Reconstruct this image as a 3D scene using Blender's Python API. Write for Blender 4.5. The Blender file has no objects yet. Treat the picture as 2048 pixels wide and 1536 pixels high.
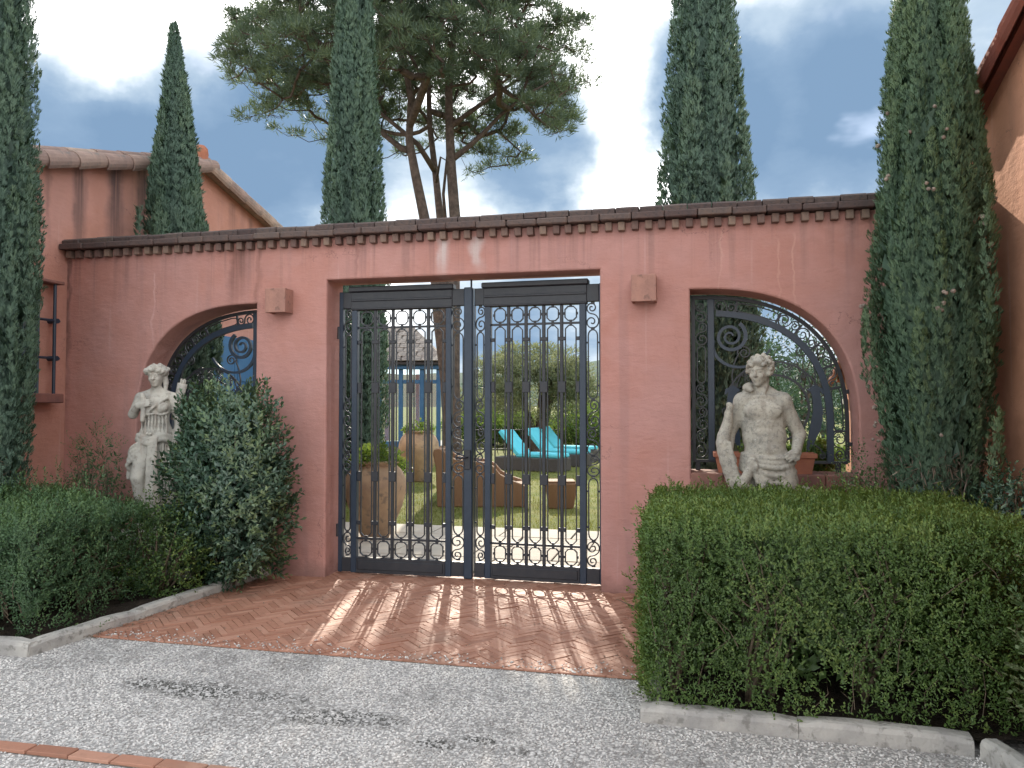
import bpy, bmesh, math, random
import numpy as np
from mathutils import Vector, Matrix, noise as mnoise
from mathutils.geometry import tessellate_polygon

R = math.radians
rng = np.random.default_rng(7)
random.seed(7)
scene = bpy.context.scene
col = scene.collection

# ------------------------------------------------------------------ camera
cam_d = bpy.data.cameras.new('camera')
cam = bpy.data.objects.new('camera', cam_d)
col.objects.link(cam)
cam.location = (0, -6.6, 1.6)
cam.rotation_euler = (R(90 + 1.64), 0, R(12.9))
cam_d.sensor_width = 36
cam_d.lens = 1538 / 2048 * 36
cam_d.clip_start = 0.05
cam_d.clip_end = 20000
scene.camera = cam

# ------------------------------------------------------------------ light
SUN_EL, SUN_AZ = 30.0, 15.7           # elevation; degrees to the left (west) of +Y
SKY_STRENGTH = 0.10
sun_d = bpy.data.lights.new('sun', 'SUN')
sun_d.energy = 4.6
sun_d.angle = R(0.6)
sun_d.color = (1.0, 0.90, 0.76)
sun = bpy.data.objects.new('sun', sun_d)
col.objects.link(sun)
sdir = Vector((-math.sin(R(SUN_AZ)) * math.cos(R(SUN_EL)), math.cos(R(SUN_AZ)) * math.cos(R(SUN_EL)), math.sin(R(SUN_EL))))
sun.rotation_euler = sdir.to_track_quat('Z', 'Y').to_euler()
sun.location = sdir * 40

world = bpy.data.worlds.new('World')
scene.world = world
world.use_nodes = True


def build_sky():
    nt = world.node_tree
    nt.nodes.clear()
    N, L = nt.nodes.new, nt.links.new

    def math_(op, a, b=None, c=None, clamp=False):
        n = N('ShaderNodeMath'); n.operation = op; n.use_clamp = clamp
        for i, v in enumerate((a, b, c)):
            if v is None: continue
            if isinstance(v, (int, float)): n.inputs[i].default_value = v
            else: L(v, n.inputs[i])
        return n.outputs[0]

    def vmath(op, a, b=None):
        n = N('ShaderNodeVectorMath'); n.operation = op
        for i, v in enumerate((a, b)):
            if v is None: continue
            if isinstance(v, (tuple, list, Vector)): n.inputs[i].default_value = tuple(v)
            else: L(v, n.inputs[i])
        return n.outputs['Value'] if op == 'DOT_PRODUCT' else n.outputs['Vector']

    def smooth(v, lo, hi, a=0.0, b=1.0):
        n = N('ShaderNodeMapRange'); n.interpolation_type = 'SMOOTHSTEP'
        L(v, n.inputs[0])
        for i, x in enumerate((lo, hi, a, b)): n.inputs[i + 1].default_value = x
        return n.outputs[0]

    def noise(vec, scale, detail=6, rough=0.55):
        n = N('ShaderNodeTexNoise'); L(vec, n.inputs['Vector'])
        n.inputs['Scale'].default_value = scale
        n.inputs['Detail'].default_value = detail
        n.inputs['Roughness'].default_value = rough
        return n

    tc = N('ShaderNodeTexCoord')
    d = vmath('NORMALIZE', tc.outputs['Generated'])
    sep = N('ShaderNodeSeparateXYZ'); L(d, sep.inputs[0])
    # cloud deck: direction projected on a plane overhead, softened at the horizon
    inv = math_('DIVIDE', 1.0, math_('ADD', math_('MAXIMUM', sep.outputs[2], 0.0), 0.22))
    sc = N('ShaderNodeVectorMath'); sc.operation = 'SCALE'
    L(d, sc.inputs[0]); L(inv, sc.inputs['Scale'])
    deck = sc.outputs[0]
    n1 = noise(deck, 1.35, 7, 0.55)
    n2 = noise(deck, 3.6, 6, 0.6)
    # warp of the direction for the ragged outlines of the large clouds
    wn = noise(d, 5.0, 6, 0.6)
    wv = vmath('SUBTRACT', wn.outputs['Color'], (0.5, 0.5, 0.5))
    ws = N('ShaderNodeVectorMath'); ws.operation = 'SCALE'; L(wv, ws.inputs[0]); ws.inputs['Scale'].default_value = 0.13
    dw = vmath('NORMALIZE', vmath('ADD', d, ws.outputs[0]))

    # camera pixel -> direction of a cloud in the sky
    A, P, F = R(12.9), R(1.64), 1538.0
    rr = Vector((math.cos(A), math.sin(A), 0)); f0 = Vector((-math.sin(A), math.cos(A), 0))
    ff = f0 * math.cos(P) + Vector((0, 0, math.sin(P))); uu = -f0 * math.sin(P) + Vector((0, 0, math.cos(P)))

    def pdir(x, y): return (ff + rr * ((x - 1024) / F) + uu * ((768 - y) / F)).normalized()

    def blob(px, py, rad_in, rad_out):
        c = pdir(px, py)
        dt = vmath('DOT_PRODUCT', dw, c)
        return smooth(dt, math.cos(R(rad_out)), math.cos(R(rad_in)))

    base = math_('ADD', math_('MULTIPLY', n1.outputs['Fac'], 1.5), math_('MULTIPLY', n2.outputs['Fac'], 0.55))
    shade = math_('SUBTRACT', base, 0.20)               # broken bright cloud
    for (px, py, ri, ro, w) in CLOUDS:
        shade = math_('ADD', shade, math_('MULTIPLY', blob(px, py, ri, ro), w))
    # thinner, brighter veil near the sun (forward scattering in the cloud)
    sd = vmath('DOT_PRODUCT', dw, tuple(sdir))
    glow = smooth(sd, math.cos(R(24)), 1.0)
    shade = math_('ADD', shade, math_('MULTIPLY', glow, 0.30))
    # pale band towards the horizon
    hz = smooth(sep.outputs[2], 0.26, 0.02)
    shade = math_('ADD', shade, math_('MULTIPLY', hz, 0.16))
    ramp = N('ShaderNodeValToRGB'); L(shade, ramp.inputs[0])
    el = ramp.color_ramp.elements
    el[0].position = 0.0; el[0].color = (0.158, 0.250, 0.378, 1)
    el[1].position = 1.0; el[1].color = (1.0, 1.0, 1.0, 1)
    for p, c in ((0.30, (0.215, 0.312, 0.440)), (0.55, (0.38, 0.475, 0.575)), (0.80, (0.72, 0.78, 0.84))):
        e = el.new(p); e.color = (*c, 1)
    cl = N('ShaderNodeVectorMath'); cl.operation = 'SCALE'; L(ramp.outputs[0], cl.inputs[0])
    gain = math_('ADD', math_('MULTIPLY', smooth(shade, 0.66, 1.35), 2.6), CLOUD_GAIN)   # sunlit cloud clips to white; gain raised to light the shaded wall
    L(math_('DIVIDE', gain, SKY_STRENGTH), cl.inputs['Scale'])
    sky = N('ShaderNodeTexSky'); sky.sky_type = 'NISHITA'
    sky.sun_disc = False
    sky.sun_elevation = R(SUN_EL)
    sky.sun_rotation = R(-SUN_AZ)
    sky.air_density = 1.0; sky.dust_density = 0.8; sky.ozone_density = 1.2
    # gaps of blue
    n3 = noise(deck, 1.9, 5, 0.5)
    off = N('ShaderNodeVectorMath'); off.operation = 'ADD'; L(deck, off.inputs[0]); off.inputs[1].default_value = (7.3, 2.1, 4.4)
    L(off.outputs[0], n3.inputs['Vector'])
    gap = smooth(n3.outputs['Fac'], 0.60, 0.70)
    gap = math_('MAXIMUM', gap, math_('MULTIPLY', blob(200, 0, 0.6, 3.0), 0.7))
    gap = math_('MAXIMUM', gap, math_('MULTIPLY', blob(420, 75, 0.5, 2.2), 0.6))
    gap = math_('MULTIPLY', gap, smooth(sep.outputs[2], 0.10, 0.34))
    mix = N('ShaderNodeMix'); mix.data_type = 'RGBA'
    L(math_('MULTIPLY', gap, 0.75), mix.inputs['Factor'])
    L(cl.outputs[0], mix.inputs['A']); L(sky.outputs[0], mix.inputs['B'])
    bg = N('ShaderNodeBackground'); bg.inputs['Strength'].default_value = SKY_STRENGTH
    L(mix.outputs['Result'], bg.inputs['Color'])
    out = N('ShaderNodeOutputWorld'); L(bg.outputs[0], out.inputs['Surface'])


CLOUD_GAIN = 1.0
CLOUDS = [  # px, py, inner radius, outer radius (degrees), weight (+ lighter, - darker)
    (470, 290, 1, 10, -0.55), (580, 340, 1, 7, -0.30), (220, 240, 1, 9, -0.36), (100, 300, 1, 8, -0.25), (330, 10, 2, 8, 0.40), (130, 10, 1, 7, 0.30),
    (640, 160, 1, 7, -0.20), (400, 440, 1, 7, -0.15), (1085, 285, 1.5, 7.0, -0.75), (960, 400, 1, 6, -0.25), (800, 380, 1, 7, -0.40), (700, 250, 1, 7, -0.3),
    (1225, 170, 0.5, 4.2, 0.35), (1260, 370, 1.0, 4.8, 0.35), (960, 100, 2, 10, -0.25),
    (1390, 180, 1.5, 7.0, -0.55), (1560, 220, 2, 10, -0.50), (1700, 290, 1, 8, -0.28), (1640, 10, 1, 8, 0.05), (1580, 385, 1, 5, 0.20),
    (1960, 120, 2, 11, -0.38), (1100, 700, 1, 9, -0.40), (1450, 620, 1, 9, -0.30), (1650, 640, 1, 7, -0.20), (960, 620, 1, 7, -0.25),
]
build_sky()

vs = scene.view_settings
vs.view_transform = 'Standard'
vs.look = 'None'
vs.exposure = 0.62
vs.gamma = 1.0
vs.use_curve_mapping = False
scene.cycles.use_denoising = True
scene.cycles.max_bounces = 5
scene.cycles.diffuse_bounces = 3
scene.cycles.transmission_bounces = 4
scene.cycles.transparent_max_bounces = 8


# ================================================================== helpers
def tag(o, label=None, cat=None, group=None, kind=None):
    if label: o['label'] = label
    if cat: o['category'] = cat
    if group: o['group'] = group
    if kind: o['kind'] = kind
    return o


def empty(name, loc=(0, 0, 0), rz=0.0):
    o = bpy.data.objects.new(name, None)
    o.empty_display_size = 0.1
    col.objects.link(o)
    o.location = loc
    o.rotation_euler = (0, 0, rz)
    return o


def link_mesh(name, me, mat=None, parent=None, loc=None):
    o = bpy.data.objects.new(name, me)
    col.objects.link(o)
    if mat is not None and len(me.materials) == 0:
        me.materials.append(mat)
    if parent is not None:
        o.parent = parent
    if loc is not None:
        o.location = loc
    return o


def np_mesh(name, V, F, tone=None, smooth=False):
    """V (n,3), F (m,k) arrays -> mesh; rnd is one colour value per face."""
    V = np.asarray(V, dtype=np.float32); F = np.asarray(F, dtype=np.int32)
    me = bpy.data.meshes.new(name)
    n, (m, k) = len(V), F.shape
    me.vertices.add(n); me.loops.add(m * k); me.polygons.add(m)
    me.vertices.foreach_set('co', V.ravel())
    me.loops.foreach_set('vertex_index', F.ravel())
    me.polygons.foreach_set('loop_start', np.arange(0, m * k, k, dtype=np.int32))
    if smooth:
        me.polygons.foreach_set('use_smooth', np.ones(m, dtype=bool))
    if tone is not None:
        at = me.attributes.new('tone', 'FLOAT', 'FACE')
        at.data.foreach_set('value', np.asarray(tone, dtype=np.float32))
    me.update(calc_edges=True)
    return me


class MB:
    """small mesh builder"""
    def __init__(s): s.v = []; s.f = []

    def add(s, v, f):
        b = len(s.v); s.v += [tuple(p) for p in v]; s.f += [tuple(i + b for i in q) for q in f]
        return s

    def box(s, x0, x1, y0, y1, z0, z1):
        v = [(x0, y0, z0), (x1, y0, z0), (x1, y1, z0), (x0, y1, z0), (x0, y0, z1), (x1, y0, z1), (x1, y1, z1), (x0, y1, z1)]
        return s.add(v, [(0, 3, 2, 1), (4, 5, 6, 7), (0, 1, 5, 4), (1, 2, 6, 5), (2, 3, 7, 6), (3, 0, 4, 7)])

    def cbox(s, x0, x1, y0, y1, z0, z1, c):
        """box with all edges chamfered"""
        v = []; f = []
        xs, ys, zs = (x0, x1), (y0, y1), (z0, z1)
        idx = {}
        for i in (0, 1):
            for j in (0, 1):
                for k in (0, 1):
                    sx, sy, sz = (1 if i == 0 else -1), (1 if j == 0 else -1), (1 if k == 0 else -1)
                    for a in range(3):
                        p = [xs[i] + sx * c, ys[j] + sy * c, zs[k] + sz * c]
                        p[a] = (xs[i], ys[j], zs[k])[a]
                        idx[(i, j, k, a)] = len(v); v.append(tuple(p))
        I = idx
        for a in range(3):
            o1, o2 = [(1, 2), (2, 0), (0, 1)][a]
            for e in (0, 1):
                q = []
                for (b1, b2) in ((0, 0), (1, 0), (1, 1), (0, 1)):
                    t = [0, 0, 0]; t[a] = e; t[o1] = b1; t[o2] = b2
                    q.append(I[(*t, a)])
                f.append(tuple(q) if e == 1 else tuple(q[::-1]))
        for a in range(3):   # edges along axis a
            o1, o2 = [(1, 2), (2, 0), (0, 1)][a]
            for b1 in (0, 1):
                for b2 in (0, 1):
                    t0 = [0, 0, 0]; t0[o1] = b1; t0[o2] = b2; t1 = list(t0); t1[a] = 1
                    f.append((I[(*t0, o1)], I[(*t1, o1)], I[(*t1, o2)], I[(*t0, o2)]))
        for i in (0, 1):
            for j in (0, 1):
                for k in (0, 1):
                    f.append((I[(i, j, k, 0)], I[(i, j, k, 1)], I[(i, j, k, 2)]))
        return s.add(v, f)

    def tube(s, pts, rad, n=8, caps=True):
        pts = [Vector(p) for p in pts]
        if isinstance(rad, (int, float)): rad = [rad] * len(pts)
        b = len(s.v); up = Vector((0.31, 0.17, 0.93)).normalized()
        for i, p in enumerate(pts):
            t = (pts[min(i + 1, len(pts) - 1)] - pts[max(i - 1, 0)]).normalized()
            x = t.cross(up)
            if x.length < 1e-4: x = t.cross(Vector((1, 0, 0)))
            x.normalize(); y = t.cross(x)
            for j in range(n):
                a = 2 * math.pi * j / n
                s.v.append(tuple(p + (x * math.cos(a) + y * math.sin(a)) * rad[i]))
        for i in range(len(pts) - 1):
            for j in range(n):
                q = b + i * n
                s.f.append((q + j, q + (j + 1) % n, q + n + (j + 1) % n, q + n + j))
        if caps:
            s.f.append(tuple(b + j for j in range(n))[::-1])
            e = b + (len(pts) - 1) * n
            s.f.append(tuple(e + j for j in range(n)))
        return s

    def lathe(s, prof, n=32, c=(0, 0, 0)):
        b = len(s.v)
        for (r, z) in prof:
            for j in range(n):
                a = 2 * math.pi * j / n
                s.v.append((c[0] + r * math.cos(a), c[1] + r * math.sin(a), c[2] + z))
        for i in range(len(prof) - 1):
            for j in range(n):
                q = b + i * n
                s.f.append((q + j, q + (j + 1) % n, q + n + (j + 1) % n, q + n + j))
        return s

    def sweep(s, pts, w, d, y=0.0, closed=False):
        """strap of width w (in the XZ plane) and depth d (along Y) along a polyline of (x,z)"""
        P = [Vector((p[0], p[1])) for p in pts]; n = len(P); b = len(s.v)
        ws = w if isinstance(w, (list, tuple)) else [w] * n
        for i in range(n):
            if closed: a, c = P[i - 1], P[(i + 1) % n]
            else: a, c = P[max(i - 1, 0)], P[min(i + 1, n - 1)]
            t1 = (P[i] - a); t2 = (c - P[i])
            t1 = t1.normalized() if t1.length > 1e-9 else t2.normalized()
            t2 = t2.normalized() if t2.length > 1e-9 else t1
            nn = Vector((-(t1.y + t2.y), t1.x + t2.x))
            nn = nn.normalized() if nn.length > 1e-6 else Vector((-t1.y, t1.x))
            k = 1 / max(0.5, nn.dot(Vector((-t1.y, t1.x))))
            o = nn * ws[i] * 0.5 * k
            for (q, yy) in ((P[i] + o, y - d / 2), (P[i] - o, y - d / 2), (P[i] - o, y + d / 2), (P[i] + o, y + d / 2)):
                s.v.append((q.x, yy, q.y))
        m = n if closed else n - 1
        for i in range(m):
            p, q = b + i * 4, b + ((i + 1) % n) * 4
            for j in range(4):
                s.f.append((p + j, q + j, q + (j + 1) % 4, p + (j + 1) % 4))
        if not closed:
            s.f.append((b, b + 1, b + 2, b + 3)); e = b + (n - 1) * 4; s.f.append((e + 3, e + 2, e + 1, e))
        return s

    def mesh(s, name, mat=None, smooth=False):
        me = bpy.data.meshes.new(name)
        me.from_pydata(s.v, [], s.f)
        bm = bmesh.new(); bm.from_mesh(me)
        bmesh.ops.recalc_face_normals(bm, faces=bm.faces)
        bm.to_mesh(me); bm.free()
        if smooth:
            me.polygons.foreach_set('use_smooth', np.ones(len(me.polygons), dtype=bool))
        if mat: me.materials.append(mat)
        return me

    def build(s, name, mat, parent=None, smooth=False, loc=None):
        return link_mesh(name, s.mesh(name, mat, smooth), None, parent, loc)


def bevel(o, w=0.01, seg=2, ang=40):
    m = o.modifiers.new('bevel', 'BEVEL'); m.width = w; m.segments = seg; m.limit_method = 'ANGLE'; m.angle_limit = R(ang)
    return o


# ------------------------------------------------------------------ materials
class NT:
    def __init__(s, name):
        s.m = bpy.data.materials.new(name); s.m.use_nodes = True
        s.nt = s.m.node_tree; s.nt.nodes.clear()
        s.out = s.nt.nodes.new('ShaderNodeOutputMaterial')

    def n(s, t): return s.nt.nodes.new(t)
    def l(s, a, b): s.nt.links.new(a, b)

    def coord(s, which='Object'): return s.n('ShaderNodeTexCoord').outputs[which]

    def mapping(s, v, scale=(1, 1, 1), rot=(0, 0, 0), loc=(0, 0, 0)):
        m = s.n('ShaderNodeMapping'); s.l(v, m.inputs[0]); m.inputs['Scale'].default_value = scale
        m.inputs['Rotation'].default_value = rot; m.inputs['Location'].default_value = loc
        return m.outputs[0]

    def noise(s, v, scale, detail=4, rough=0.55, out='Fac'):
        t = s.n('ShaderNodeTexNoise')
        if v is not None: s.l(v, t.inputs['Vector'])
        t.inputs['Scale'].default_value = scale; t.inputs['Detail'].default_value = detail; t.inputs['Roughness'].default_value = rough
        return t.outputs[out]

    def voronoi(s, v, scale, out='Distance', feature='F1'):
        t = s.n('ShaderNodeTexVoronoi'); s.l(v, t.inputs['Vector']); t.inputs['Scale'].default_value = scale; t.feature = feature
        return t.outputs[out]

    def ramp(s, v, stops):
        r = s.n('ShaderNodeValToRGB'); s.l(v, r.inputs[0]); e = r.color_ramp.elements
        for i, (p, c) in enumerate(stops):
            if i < 2: x = e[i]; x.position = p
            else: x = e.new(p)
            x.color = (*c, 1) if len(c) == 3 else c
        return r.outputs[0]

    def smooth(s, v, lo, hi, a=0.0, b=1.0):
        r = s.n('ShaderNodeMapRange'); r.interpolation_type = 'SMOOTHSTEP'; s.l(v, r.inputs[0])
        for i, x in enumerate((lo, hi, a, b)): r.inputs[i + 1].default_value = x
        return r.outputs[0]

    def math(s, op, a, b=None, clamp=False):
        m = s.n('ShaderNodeMath'); m.operation = op; m.use_clamp = clamp
        for i, v in enumerate((a, b)):
            if v is None: continue
            if isinstance(v, (int, float)): m.inputs[i].default_value = v
            else: s.l(v, m.inputs[i])
        return m.outputs[0]

    def mix(s, f, a, b, mode='MIX'):
        m = s.n('ShaderNodeMix'); m.data_type = 'RGBA'; m.blend_type = mode
        for k, v in (('Factor', f), ('A', a), ('B', b)):
            if isinstance(v, (int, float)): m.inputs[k].default_value = v
            elif isinstance(v, (tuple, list)): m.inputs[k].default_value = (*v, 1) if len(v) == 3 else v
            else: s.l(v, m.inputs[k])
        return m.outputs['Result']

    def bump(s, h, strength=0.3, dist=0.01, prev=None):
        b = s.n('ShaderNodeBump'); s.l(h, b.inputs['Height']); b.inputs['Strength'].default_value = strength
        b.inputs['Distance'].default_value = dist
        if prev is not None: s.l(prev, b.inputs['Normal'])
        return b.outputs[0]

    def sep(s, v):
        x = s.n('ShaderNodeSeparateXYZ'); s.l(v, x.inputs[0]); return x.outputs

    def attr(s, name, out='Fac'):
        a = s.n('ShaderNodeAttribute'); a.attribute_name = name; return a.outputs[out]

    def objrandom(s): return s.n('ShaderNodeObjectInfo').outputs['Random']

    def pbsdf(s, color, rough=0.7, normal=None, metal=0.0, spec=0.5):
        p = s.n('ShaderNodeBsdfPrincipled')
        if isinstance(color, (tuple, list)): p.inputs['Base Color'].default_value = (*color, 1)
        else: s.l(color, p.inputs['Base Color'])
        if isinstance(rough, (int, float)): p.inputs['Roughness'].default_value = rough
        else: s.l(rough, p.inputs['Roughness'])
        p.inputs['Metallic'].default_value = metal
        p.inputs['Specular IOR Level'].default_value = spec
        if normal is not None: s.l(normal, p.inputs['Normal'])
        return p.outputs[0]

    def finish(s, sh): s.l(sh, s.out.inputs['Surface']); return s.m


def mat_stucco(name, base, warm, streak_w=0.5, top=None):
    """lime render: broad blotches, vertical rain streaks with their own shapes, fine grain"""
    t = NT(name); c = t.coord('Object')
    big = t.noise(c, 0.9, 4, 0.6)
    mid = t.noise(c, 4.5, 5, 0.6)
    colr = t.mix(t.smooth(big, 0.35, 0.68), base, warm)
    colr = t.mix(t.smooth(mid, 0.42, 0.75, 0, 0.32), colr, tuple(x * 1.28 for x in base))
    # brushed cloudiness
    br = t.noise(t.mapping(c, (1.3, 1.3, 5.0), (0, 0.5, 0)), 3.0, 5, 0.65)
    colr = t.mix(t.smooth(br, 0.5, 0.8, 0, 0.25), colr, tuple(x * 0.72 for x in base))
    # rain streaks
    st = t.noise(t.mapping(c, (5.0, 5.0, 0.35)), 1.0, 3, 0.5)
    st2 = t.noise(t.mapping(c, (16.0, 16.0, 0.6)), 1.0, 2, 0.5)
    k = t.math('MULTIPLY', t.smooth(st, 0.56, 0.70), streak_w)
    colr = t.mix(k, colr, (base[0] * 0.50, base[1] * 0.62, base[2] * 0.72))
    k2 = t.math('MULTIPLY', t.smooth(st2, 0.66, 0.74), 0.16)
    colr = t.mix(k2, colr, (0.62, 0.46, 0.42))
    if top is not None:
        for args in top:
            colr = stain(t, c, colr, *args)
    z = t.sep(c)[2]
    if top is not None and len(top) > 8:
        dr = t.noise(t.mapping(c, (9, 9, 0.25)), 1.0, 4, 0.6)
        k3 = t.math('MULTIPLY', t.smooth(dr, 0.50, 0.66), t.smooth(t.math('ADD', z, t.math('MULTIPLY', dr, 0.5)), 2.80, 3.45, 0, 0.42))
        colr = t.mix(k3, colr, (0.17, 0.11, 0.10))
        pa = t.noise(t.mapping(c, (1, 1, 1), (0, 0, 0), (3, 1, 2)), 1.7, 6, 0.7)
        colr = t.mix(t.smooth(pa, 0.55, 0.62, 0, 0.22), colr, (0.53, 0.30, 0.26))
    wv = t.n('ShaderNodeVectorMath'); wv.operation = 'ADD'; t.l(c, wv.inputs[0])
    wz = t.n('ShaderNodeVectorMath'); wz.operation = 'SCALE'; t.l(t.noise(c, 2.2, 5, 0.7, 'Color'), wz.inputs[0]); wz.inputs['Scale'].default_value = 0.55; t.l(wz.outputs[0], wv.inputs[1])
    ce = t.voronoi(wv.outputs[0], 0.9, 'Distance', 'DISTANCE_TO_EDGE')
    ckm = t.math('MULTIPLY', t.smooth(ce, 0.0035, 0.0008), t.smooth(t.noise(c, 1.1, 3, 0.5), 0.48, 0.60, 0, 0.55))
    colr = t.mix(ckm, colr, (0.16, 0.09, 0.08))
    # damp dirt splashed on the foot of the wall
    damp = t.math('MULTIPLY', t.smooth(t.math('ADD', z, t.math('MULTIPLY', mid, 0.35)), 0.42, 0.14), 0.6)
    colr = t.mix(damp, colr, (0.15, 0.09, 0.075))
    fine = t.noise(c, 90, 4, 0.7); lump = t.noise(c, 7, 5, 0.6); tro = t.noise(t.mapping(c, (2, 2, 7), (0, 0.6, 0)), 4.0, 4, 0.6)
    h = t.math('ADD', t.math('ADD', t.math('MULTIPLY', fine, 0.22), lump), t.math('MULTIPLY', tro, 0.5))
    return t.finish(t.pbsdf(colr, 0.92, t.bump(h, 0.55, 0.022), spec=0.15))


def stain(t, c, colr, ax, pos, halfw, ztop, zlen, colour, amount, drift=0.0):
    """one run-down stain with ragged edges; ax is the axis along the wall"""
    xyz = t.sep(c)
    wob = t.noise(t.mapping(c, (3, 3, 3)), 1.6, 3, 0.5)
    u = t.math('ADD', xyz[ax], t.math('MULTIPLY', t.math('SUBTRACT', wob, 0.5), 0.16))
    if drift: u = t.math('ADD', u, t.math('MULTIPLY', t.math('SUBTRACT', ztop, xyz[2]), drift))
    du = t.math('ABSOLUTE', t.math('SUBTRACT', u, pos))
    m = t.math('MULTIPLY', t.smooth(du, halfw * 1.25, halfw * 0.15), t.smooth(t.noise(t.mapping(c, (22, 22, 0.8)), 1.0, 3, 0.6), 0.25, 0.6, 0.45, 1.0))
    fall = t.smooth(t.math('ADD', xyz[2], t.math('MULTIPLY', wob, 0.3)), ztop - zlen + 0.12, ztop + 0.1)
    up = t.smooth(xyz[2], ztop + 0.03, ztop)
    k = t.math('MULTIPLY', t.math('MULTIPLY', m, fall), t.math('MULTIPLY', up, amount))
    return t.mix(k, colr, colour)


PINK = (0.470, 0.255, 0.225)
PINKW = (0.465, 0.225, 0.182)
DARKST = (0.125, 0.085, 0.080)
wall_stains = [
    (0, -4.20, 0.10, 3.12, 0.85, (0.20, 0.10, 0.085), 0.85, 0.12),
    (0, -4.00, 0.035, 3.12, 0.9, (0.22, 0.11, 0.09), 0.7, 0.0),
    (0, -2.16, 0.07, 3.10, 0.42, (0.62, 0.56, 0.54), 0.8, 0.0),
    (0, -1.83, 0.075, 3.10, 0.40, (0.60, 0.55, 0.53), 0.75, 0.0),
    (0, -6.14, 0.03, 3.12, 2.2, (0.10, 0.07, 0.065), 0.7, 0.0),
    (0, -5.15, 0.012, 2.9, 1.1, (0.64, 0.42, 0.38), 0.5, 0.0),
    (0, 0.85, 0.012, 3.0, 1.0, (0.62, 0.36, 0.29), 0.6, 0.0),
    (0, 0.72, 0.010, 2.95, 0.8, (0.62, 0.36, 0.29), 0.5, 0.0),
    (0, 0.28, 0.010, 3.05, 0.9, (0.60, 0.38, 0.31), 0.45, 0.0),
    (0, -3.0, 0.02, 3.10, 0.5, (0.24, 0.12, 0.10), 0.5, 0.0),
]
M = {}
M['wall'] = mat_stucco('pink render', PINK, PINKW, 0.22, wall_stains)
lh_stains = [(1, y, w, z, l, DARKST, a, 0.0) for (y, w, z, l, a) in (
    (0.16, 0.10, 4.10, 1.5, 0.9), (0.66, 0.15, 4.24, 1.7, 1.0), (1.10, 0.12, 4.36, 1.6, 1.0), (1.56, 0.17, 4.49, 1.7, 1.0),
    (-0.25, 0.04, 3.95, 1.0, 0.5), (2.9, 0.10, 4.4, 0.8, 0.45), (3.35, 0.07, 4.3, 0.7, 0.5))]
M['house_left'] = mat_stucco('weathered pink render', (0.49, 0.260, 0.215), (0.48, 0.235, 0.175), 0.18, lh_stains)
M['house_right'] = mat_stucco('orange render', (0.56, 0.285, 0.185), (0.53, 0.255, 0.150), 0.10)


def mat_simple_noise(name, c1, c2, scale, rough=0.8, bump_s=0.3, bump_d=0.01, bscale=None, per_object=0.0, spec=0.3, metal=0.0, coord='Object', lichen=None):
    t = NT(name); c = t.coord(coord)
    n = t.noise(c, scale, 6, 0.62)
    colr = t.mix(t.smooth(n, 0.32, 0.68), c1, c2)
    if lichen is not None:
        ln = t.noise(c, scale * 2.7, 5, 0.6)
        colr = t.mix(t.smooth(ln, 0.54, 0.66, 0, 0.75), colr, lichen)
    if per_object:
        r = t.objrandom()
        hsv = t.n('ShaderNodeHueSaturation'); t.l(colr, hsv.inputs['Color'])
        t.l(t.math('ADD', t.math('MULTIPLY', r, per_object), 1 - per_object / 2), hsv.inputs['Value'])
        t.l(t.math('ADD', t.math('MULTIPLY', r, per_object * 0.06), 0.5 - per_object * 0.03), hsv.inputs['Hue'])
        colr = hsv.outputs[0]
    h = t.noise(c, bscale or scale * 6, 5, 0.65)
    return t.finish(t.pbsdf(colr, rough, t.bump(h, bump_s, bump_d), metal=metal, spec=spec))


M['iron'] = mat_simple_noise('painted wrought iron', (0.016, 0.019, 0.026), (0.027, 0.028, 0.033), 14, 0.45, 0.15, 0.002, 60, spec=0.5)
M['iron_blue'] = mat_simple_noise('blue painted iron', (0.014, 0.028, 0.050), (0.021, 0.036, 0.060), 14, 0.42, 0.15, 0.002, 60, spec=0.5)
M['coping'] = mat_simple_noise('weathered brick coping', (0.165, 0.105, 0.085), (0.105, 0.080, 0.075), 7, 0.92, 0.7, 0.008, 45, 0.4, 0.15, lichen=(0.055, 0.055, 0.058))
M['dentil'] = mat_simple_noise('dentil brick', (0.25, 0.165, 0.130), (0.175, 0.120, 0.100), 9, 0.92, 0.5, 0.006, 50, 0.45, 0.15, lichen=(0.12, 0.10, 0.09))
M['roof_tile'] = mat_simple_noise('old clay roof tile', (0.40, 0.285, 0.235), (0.28, 0.205, 0.175), 6, 0.92, 0.6, 0.008, 40, 0.35, 0.15, lichen=(0.20, 0.18, 0.165))
M['roof_tile_red'] = mat_simple_noise('red clay roof tile', (0.26, 0.085, 0.055), (0.20, 0.075, 0.055), 6, 0.9, 0.5, 0.008, 40, 0.3, 0.15)
M['terracotta'] = mat_simple_noise('terracotta', (0.42, 0.17, 0.10), (0.33, 0.13, 0.085), 8, 0.85, 0.4, 0.004, 50, spec=0.2)
M['lamp_clay'] = mat_simple_noise('clay wall lamp', (0.42, 0.225, 0.175), (0.33, 0.180, 0.145), 7, 0.9, 0.5, 0.006, 50, spec=0.15, lichen=(0.20, 0.12, 0.10))
M['sill'] = mat_simple_noise('brown sill tile', (0.27, 0.125, 0.095), (0.185, 0.095, 0.080), 6, 0.75, 0.3, 0.005, 40, 0.25, 0.3)
M['kerb'] = mat_simple_noise('limestone kerb', (0.48, 0.455, 0.415), (0.34, 0.325, 0.305), 6, 0.9, 0.8, 0.012, 30, 0.2, 0.2, lichen=(0.20, 0.19, 0.17))
M['soil'] = mat_simple_noise('dark soil', (0.055, 0.042, 0.032), (0.030, 0.025, 0.021), 14, 0.98, 1.0, 0.03, 50, spec=0.1)
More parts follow.
